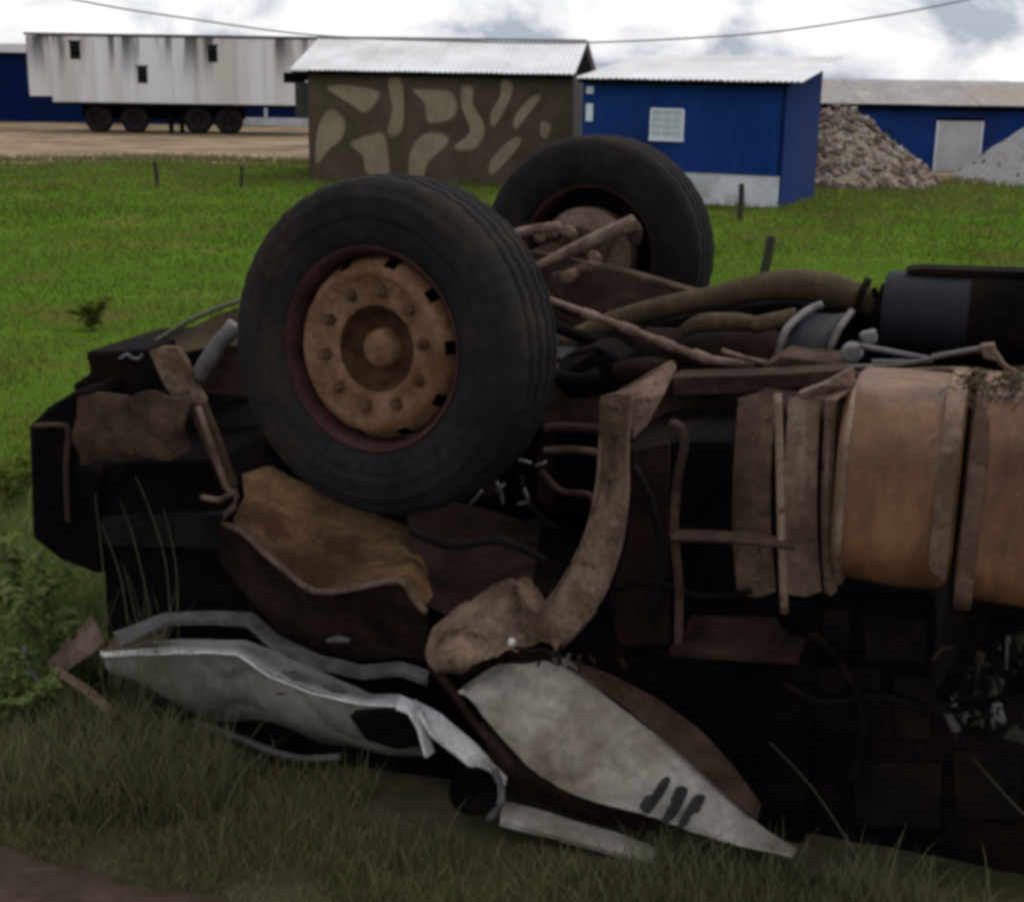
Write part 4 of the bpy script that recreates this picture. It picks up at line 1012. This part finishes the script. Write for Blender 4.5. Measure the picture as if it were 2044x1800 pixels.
MB().prism(TL([(1203, 792, -1.08), (1230, 784, -1.08), (1290, 748, -1.0), (1340, 720, -.9), (1348, 738, -.9), (1322, 790, -1.0), (1290, 850, -1.06), (1262, 880, -1.08), (1256, 800, -1.08)]), AX * .025).build('mudguard_bracket', RUST_L, truck, bevel=.006)
g = loft([(872, 1246, -1.12), (905, 1212, -1.12), (965, 1182, -1.13), (1040, 1142, -1.13), (1078, 1162, -1.14), (1104, 1196, -1.16), (1128, 1260, -1.18)],
         [(846, 1310, -1.18), (878, 1348, -1.22), (920, 1336, -1.22), (955, 1302, -1.22), (1005, 1284, -1.22), (1060, 1296, -1.22), (1116, 1292, -1.22)], n=34, m_=16, bulge=.05, rough=.09, nscale=7, seed=3, crease=.05, jag=.02)
MB().shell(g, .005).build('crumpled_corner', TAN, truck)
g = loft([(905, 1335, -1.2), (950, 1300, -1.2), (1010, 1290, -1.2), (1090, 1300, -1.2)], [(925, 1356, -1.17), (965, 1335, -1.17), (1030, 1322, -1.17), (1120, 1320, -1.17)], n=20, m_=5, rough=.03, nscale=14)
MB().shell(g, .008).build('torn_edge', DARKRED, truck, smooth=True)
MB().lathe([(0, .012), (.012, .010), (.014, .001)], T(1022, 1280, -1.26), -AX, 10).build('bolt', GLASSW, truck)
for k in range(9):
    x0 = 1060 + random.uniform(0, 190); y0 = 1306 + (x0 - 1060) * .10
    MB().tube(TL([(x0, y0 - 8, -1.17), (x0 + random.uniform(-8, 14), y0 + random.uniform(4, 12), -1.2), (x0 + random.uniform(-4, 30), y0 + random.uniform(10, 28), -1.19)]), [.008, .005, .002], 5).build('torn_strip', random.choice([CHAR, DARKRED, GREY]), truck, smooth=True)
# debris of the cab front at the lower left
g = loft([(92, 1322, -1.0), (140, 1270, -1.0), (178, 1232, -1.0)], [(120, 1352, -1.06), (160, 1320, -1.08), (206, 1286, -1.06)], n=10, m_=6, rough=.03)
MB().shell(g, .012).build('front_panel', RUST_L, truck, smooth=True)
g = loft([(128, 1330, -1.12), (200, 1384, -1.14), (270, 1440, -1.14), (330, 1498, -1.12)], [(122, 1350, -1.16), (190, 1406, -1.18), (262, 1462, -1.18), (326, 1512, -1.16)], n=20, m_=4, rough=.03, nscale=12)
MB().shell(g, .02).build('front_beam', TAN, truck, smooth=True)
MB().tube(TL([(50, 1290, -1.16), (54, 1330, -1.17), (96, 1380, -1.18), (160, 1428, -1.2), (215, 1452, -1.2)]), .009, 8).build('chrome_trim', GREY, truck, smooth=True)
MB().tube(TL([(60, 1390, -1.16), (120, 1430, -1.18), (190, 1468, -1.2)]), .008, 8).build('chrome_trim', GREY, truck, smooth=True)

# --- spilled stones under the rear tank
sp0 = T(1960, 1470, -.8)
spill = empty('spilled_load', sp0, 'pale stones spilled in the dark gap under the rear fuel tank', 'stones')
PALES = [mat('pale_stone', (.055, .050, .045), (.13, .118, .11), 16, .9, .4, spec=.1), mat('dusky_stone', (.018, .014, .013), (.042, .034, .03), 16, .9, .4, spec=.1), mat('olive_stone', (.028, .030, .020), (.065, .066, .046), 16, .9, .4, spec=.1)]
rocks2 = [rock_mesh('stone', 40 + i, PALES[i % 3]) for i in range(6)]
for pts_ in ([(1880, 1395, -1.0), (1920, 1320, -1.0), (1965, 1235, -1.0)], [(1960, 1470, -.98), (2010, 1390, -.98), (2070, 1290, -.98)], [(1900, 1420, -.97), (1990, 1395, -.97), (2100, 1350, -.97)], [(1990, 1250, -.96), (2030, 1330, -.96), (2090, 1400, -.96)]):
    MB().tube(TL(pts_), .011, 7).build('load_stay', BLACK, truck, smooth=True)
for k in range(16):
    x0 = random.uniform(1880, 2090); y0 = random.uniform(1230, 1440)
    MB().tube(TL([(x0, y0, -.99), (x0 + random.uniform(-30, 30), y0 + random.uniform(-20, 30), -1.0), (x0 + random.uniform(-60, 60), y0 + random.uniform(-50, 60), -.98)]), random.uniform(.004, .008), 6).build('bent_bar', random.choice([GREY, RUST, NEARBLACK, CHAR]), truck, smooth=True)
for k in range(60):
    x = random.uniform(1870, 2130); top_ = 1452 - 210 * min(1, (x - 1862) / 120)
    y = random.uniform(top_, 1475)
    v = -.86 + .55 * (1475 - y) / 230 + random.uniform(-.03, .05)
    o = bpy.data.objects.new('stone', random.choice(rocks2)); col.objects.link(o); o.parent = spill
    o.location = T(x, y, v) - sp0
    o.rotation_euler = [random.uniform(0, 6) for _ in range(3)]
    _k = random.choice([random.uniform(.010, .022), random.uniform(.02, .045), random.uniform(.035, .065)]); o.scale = (_k, _k * random.uniform(.3, .8), _k * random.uniform(.3, .8))

# ================================================================== VEGETATION
def blades(name, pts, hts, wds, material, bend=.5, tints=None, segs=2, kind='stuff', parent=None):
    n = len(pts)
    P = np.array(pts, float); h = np.array(hts); w = np.array(wds)
    ang = rng.uniform(0, 2 * np.pi, n); lean = rng.uniform(0.05, bend, n) * h
    dirx, diry = np.cos(ang), np.sin(ang)
    wa = rng.uniform(-.9, .9, n)           # blade width direction, mostly across the view
    wx, wy = np.cos(wa), np.sin(wa)
    V = []; 
    rows = [(0, 1.0), (.45, .85), (.8, .5)]
    for t_, k in rows:
        cx = P[:, 0] + dirx * lean * t_ ** 2; cy = P[:, 1] + diry * lean * t_ ** 2; cz = P[:, 2] + h * t_ * (1 - .15 * t_ * bend)
        V.append(np.stack([cx - wx * w * k / 2, cy - wy * w * k / 2, cz], 1)); V.append(np.stack([cx + wx * w * k / 2, cy + wy * w * k / 2, cz], 1))
    V.append(np.stack([P[:, 0] + dirx * lean, P[:, 1] + diry * lean, P[:, 2] + h * (1 - .2 * bend)], 1))
    V = np.stack(V, 1).reshape(-1, 3)
    b0 = np.arange(n)[:, None] * 7
    loops = np.concatenate([b0 + np.array([0, 1, 3, 2]), b0 + np.array([2, 3, 5, 4]), b0 + np.array([4, 5, 6])], 1).reshape(-1)
    me = bpy.data.meshes.new(name)
    me.vertices.add(len(V)); me.vertices.foreach_set('co', V.reshape(-1))
    me.loops.add(len(loops)); me.loops.foreach_set('vertex_index', loops)
    tot = np.tile([4, 4, 3], n); st = np.concatenate([[0], np.cumsum(tot)[:-1]])
    me.polygons.add(len(tot)); me.polygons.foreach_set('loop_start', st); me.polygons.foreach_set('loop_total', tot)
    me.update(calc_edges=True); me.validate()
    at = me.attributes.new('tint', 'FLOAT', 'POINT')
    tv = np.repeat(rng.uniform(0, 1, n) if tints is None else np.array(tints), 7)
    at.data.foreach_set('value', tv)
    me.materials.append(material)
    o = bpy.data.objects.new(name, me); col.objects.link(o)
    if kind: o['kind'] = kind
    return o
GR_F = mat('field_grass', (.062, .122, .014), (.094, .156, .018), .5, .9, 0, tint=(.130, .142, .034), trans=.5, spec=.0, lo=.40, hi=.60)
GR_R = mat('rank_grass_blade', (.060, .115, .015), (.095, .140, .024), .7, .9, 0, tint=(.125, .135, .040), trans=.5, spec=0)
GR_D = mat('dry_edge_grass', (.16, .135, .062), (.20, .175, .080), .8, .85, 0, tint=(.13, .15, .035), trans=.3, spec=.08)
GR_N = mat('verge_grass', (.084, .100, .032), (.130, .140, .052), 2, .85, 0, tint=(.195, .168, .090), trans=.4, spec=.03)
TWO = mat('weed_leaf', (.078, .140, .024), (.122, .190, .040), 5, .75, 0, tint=(.20, .225, .085), trans=.4, spec=.1)
DRYS = mat('dry_stalk', (.075, .070, .040), (.125, .115, .070), 4, .85, 0, tint=(.11, .12, .05), spec=.05)

# field grass: short, beyond the truck
pts = []; hs = []; ws = []; tn = []
while len(pts) < 150000:
    y = 5.9 * (38.0 / 5.9) ** random.random()
    x = random.uniform(-.47, .47) * y * 1.75 - .1 * y
    if y > float(np.interp(x, [p.x for p in edge], [p.y for p in edge])) + random.uniform(-1.5, .6): continue
    c_ = noise.noise(Vector((x * .5, y * .5, 4)))
    pts.append((x, y, ground_z(x, y) - .01))
    hs.append(random.uniform(.03, .07) * (1 + .5 * c_) * (1.0 if y < 20 else 1.25)); ws.append(.0045 + .0007 * y)
    tn.append(min(1, max(0, .45 + .9 * noise.noise(Vector((x * .35, y * .22, 1))) + random.uniform(-.12, .12))))
o = blades('field_grass', pts, hs, ws, GR_F, .7, tn); tag(o, 'bright green grass of the open field behind the wreck', 'grass')
pts = []; hs = []; ws = []
while len(pts) < 9000:
    y = 7.0 * (34.0 / 7.0) ** random.random(); x = random.uniform(-.8, .7) * y
    if noise.noise(Vector((x * .45, y * .3, 21))) < .12 + random.uniform(0, .25): continue
    if y > float(np.interp(x, [p.x for p in edge], [p.y for p in edge])): continue
    pts.append((x, y, ground_z(x, y) - .01)); hs.append(random.uniform(.06, .16)); ws.append(.004 + .0007 * y)
o = blades('rank_grass', pts, hs, ws, GR_R, .8); tag(o, 'taller olive patches of rank grass scattered in the open field', 'grass')
# dry fringe at the yard edge
pts = []; hs = []; ws = []
while len(pts) < 22000:
    x = random.uniform(-28, 24)
    d_ = random.gauss(0, 1)
    y = float(np.interp(x, [p.x for p in edge], [p.y for p in edge])) + (d_ * 4.5 if d_ < 0 else d_ * .9)
    pts.append((x, y, FIELD_Z)); hs.append(random.uniform(.06, .2)); ws.append(.026)
o = blades('edge_grass', pts, hs, ws, GR_D, .6); tag(o, 'dry yellowish grass fringe where the field meets the bare yard', 'grass')
# verge grass in front of and beside the truck
def front_of_truck(x, y):
    p = Vector((x, y, 0)) - Vector((A0.x, A0.y, 0))
    return p.dot(AX) < -1.14 - (.20 if -.05 < p.dot(UU) < .95 else 0) or p.dot(UU) < -1.45
rdx = [p.x for p in rd]; rdy = [p.y for p in rd]
def verge(n, hmin, hmax, w, far=False):
    pts = []; hs = []; ws = []
    while len(pts) < n:
        y = random.uniform(3.0, 6.4); x = random.uniform(-.85, .5) * y
        if not front_of_truck(x, y): continue
        e_ = float(np.interp(x, rdx, rdy)) + .08 + .06 * noise.noise(Vector((x * 5, 0, 0)))
        if y < e_: continue
        d = noise.noise(Vector((x * 2.2, y * 2.2, 6)))
        if d < -.15 and random.random() < .6: continue
        k = min(1.0, .35 + (y - e_) * 1.2)
        pts.append((x, y, ground_z(x, y) - .01)); hs.append(random.uniform(hmin, hmax) * (1 + .6 * d) * k); ws.append(w * random.uniform(.7, 1.3))
    return pts, hs, ws
p_, h_, w_ = verge(80000, .025, .12, .0048)
o = blades('verge_grass', p_, h_, w_, GR_N, .9); tag(o, 'dull olive grass of the roadside verge before the wreck', 'grass')
p_, h_, w_ = verge(2000, .10, .25, .0040)
while len(p_) < 3100:
    q = on_ground(random.uniform(-60, 470), random.uniform(1330, 1640), -.1)
    if q.x > -1.38 and q.y > 4.45: continue
    if not front_of_truck(q.x, q.y): continue
    p_.append((q.x, q.y, ground_z(q.x, q.y) - .01)); h_.append(random.uniform(.14, .36) * min(1, max(.35, (4.95 - q.y) / .5))); w_.append(.0035)
while len(p_) < 3140:
    q = T(random.uniform(190, 380), 1260, random.uniform(-1.3, -1.22))
    p_.append((q.x, q.y, .18)); h_.append(random.uniform(.2, .5)); w_.append(.0024)
while len(p_) < 3600:
    q = on_ground(random.uniform(1250, 1900), random.uniform(1740, 1830), -.1)
    if not front_of_truck(q.x, q.y): continue
    p_.append((q.x, q.y, ground_z(q.x, q.y) - .01)); h_.append(random.uniform(.06, .24)); w_.append(.0032)
o = blades('tall_grass', p_, h_, w_, DRYS, .8); tag(o, 'taller dry grass stems scattered through the roadside verge', 'grass')
# greener growth at the left end of the truck
pts = []; hs = []; ws = []
while len(pts) < 26000:
    q = on_ground(random.uniform(-900, 330), random.uniform(700, 1420), 0)
    if not front_of_truck(q.x, q.y) or q.y > 8: continue
    pts.append((q.x, q.y, ground_z(q.x, q.y) - .01)); hs.append(random.uniform(.08, .28)); ws.append(.008)
o = blades('lush_grass', pts, hs, ws, TWO, .8); tag(o, 'lush green grass crowding the front end of the wreck', 'grass')
pts = []; hs = []; ws = []
while len(pts) < 3500:
    q = on_ground(random.uniform(-40, 420), random.uniform(1380, 1600), 0)
    if not front_of_truck(q.x, q.y): continue
    pts.append((q.x, q.y, ground_z(q.x, q.y) - .01)); hs.append(random.uniform(.08, .24)); ws.append(.006)
o = blades('olive_grass', pts, hs, ws, GR_N, .8); tag(o, 'olive grass at the lower left around the bent chrome trim', 'grass')

def stalks(name, lst, label, material=DRYS, r=.0016):
    for k, (pp, v, lab) in enumerate(lst):
        o = MB().tube(TL([(x, y, v) for x, y in pp]), [r * 1.2, r, r * .5], 5, smooth=4).build(name, material, origin=T(pp[0][0], pp[0][1], v))
        tag(o, lab, 'stalk', label)
stalks('grass_stalk', [
    ([(1775, 1815), (1700, 1690), (1620, 1570), (1535, 1480)], -1.35, 'long pale stalk leaning left across the dark lower right corner'),
    ([(2080, 1660), (2010, 1590), (1940, 1510)], -1.25, 'faint thin stalk in the dark below the spilled stones'),
    ([(1490, 1815), (1440, 1720), (1405, 1650)], -1.40, 'short stalk rising beside the end of the white sill bar'),
    ([(212, 1250), (205, 1130), (192, 1010), (190, 985)], -1.22, 'leftmost upright stalk before the dark cab front'),
    ([(300, 1240), (285, 1150), (262, 1060), (240, 1000)], -1.24, 'second upright stalk from the left before the cab front'),
    ([(340, 1235), (330, 1120), (300, 1020), (270, 950)], -1.25, 'tallest stalk before the dark cab front'),
    ([(355, 1230), (350, 1120), (325, 1010)], -1.21, 'rightmost upright stalk before the dark cab front'),
    ([(255, 1245), (240, 1150), (205, 1050)], -1.23, 'stalk bent left between the upright ones before the cab front'),
    ([(672, 1690), (675, 1600), (668, 1520)], -1.45, 'single upright stalk in the grass below the crushed roof panel'),
], 'dry stalks around the wreck')

# leafy weeds
def weed(c, n_stem, h, leaf, label, name='leafy_weed', spread=.25):
    root = empty(name, c, label, 'weed', 'leafy weeds in the grass')
    st = MB(); vs = []; fs = []; tv = []
    for k in range(n_stem):
        a = random.uniform(0, 6.28); tip = c + Vector((math.cos(a) * spread * random.uniform(.3, 1), math.sin(a) * spread * random.uniform(.3, 1), h * random.uniform(.6, 1)))
        path = catmull([c, c.lerp(tip, .5) + Vector((0, 0, h * .12)), tip], 6)
        st.tube(path, .004, 5, smooth=1)
        for p in path[3:]:
            for q in range(3):
                aa = random.uniform(0, 6.28); L = leaf * random.uniform(.6, 1.2); wd = L * .32
                d = Vector((math.cos(aa), math.sin(aa), random.uniform(-.1, .6))).normalized()
                sd_ = d.cross(Vector((0, 0, 1))).normalized(); up = sd_.cross(d)
                o_ = len(vs)
                vs += [p, p + d * L * .45 + sd_ * wd + up * .01, p + d * L - Vector((0, 0, L * .25)), p + d * L * .45 - sd_ * wd + up * .01]
                fs.append((o_, o_ + 1, o_ + 2, o_ + 3))
                tv += [random.random()] * 4
    st.build('stem', DRYS, root)
    # random.random per leaf
    mbf = MB().add(vs, fs); fo = mbf.build('foliage', TWO if c.y < 7 else GR_F, root)
    at = fo.data.attributes.new('tint', 'FLOAT', 'POINT'); at.data.foreach_set('value', tv)
    return root
for (x, y, z, n, h, lf, lab) in (
        (40, 1235, 0, 9, .48, .07, 'bushy green weed at the left edge beside the dark lamp housing'),
        (130, 1330, 0, 8, .40, .06, 'green weed before the lamp housing next to the bent chrome trim'),
        (20, 1420, 0, 8, .34, .06, 'low green weed at the left edge below the bent chrome trim'),
        (185, 640, FIELD_Z * .7, 8, .34, .08, 'weed tuft in the bright field left of the near wheel'),
        (30, 990, 0, 8, .40, .07, 'weed at the left edge level with the rusty bumper panel')):
    g0 = on_ground(x, y, z)
    weed(Vector((g0.x, g0.y, ground_z(g0.x, g0.y) - .01)), n, h, lf, lab, spread=h * .7)
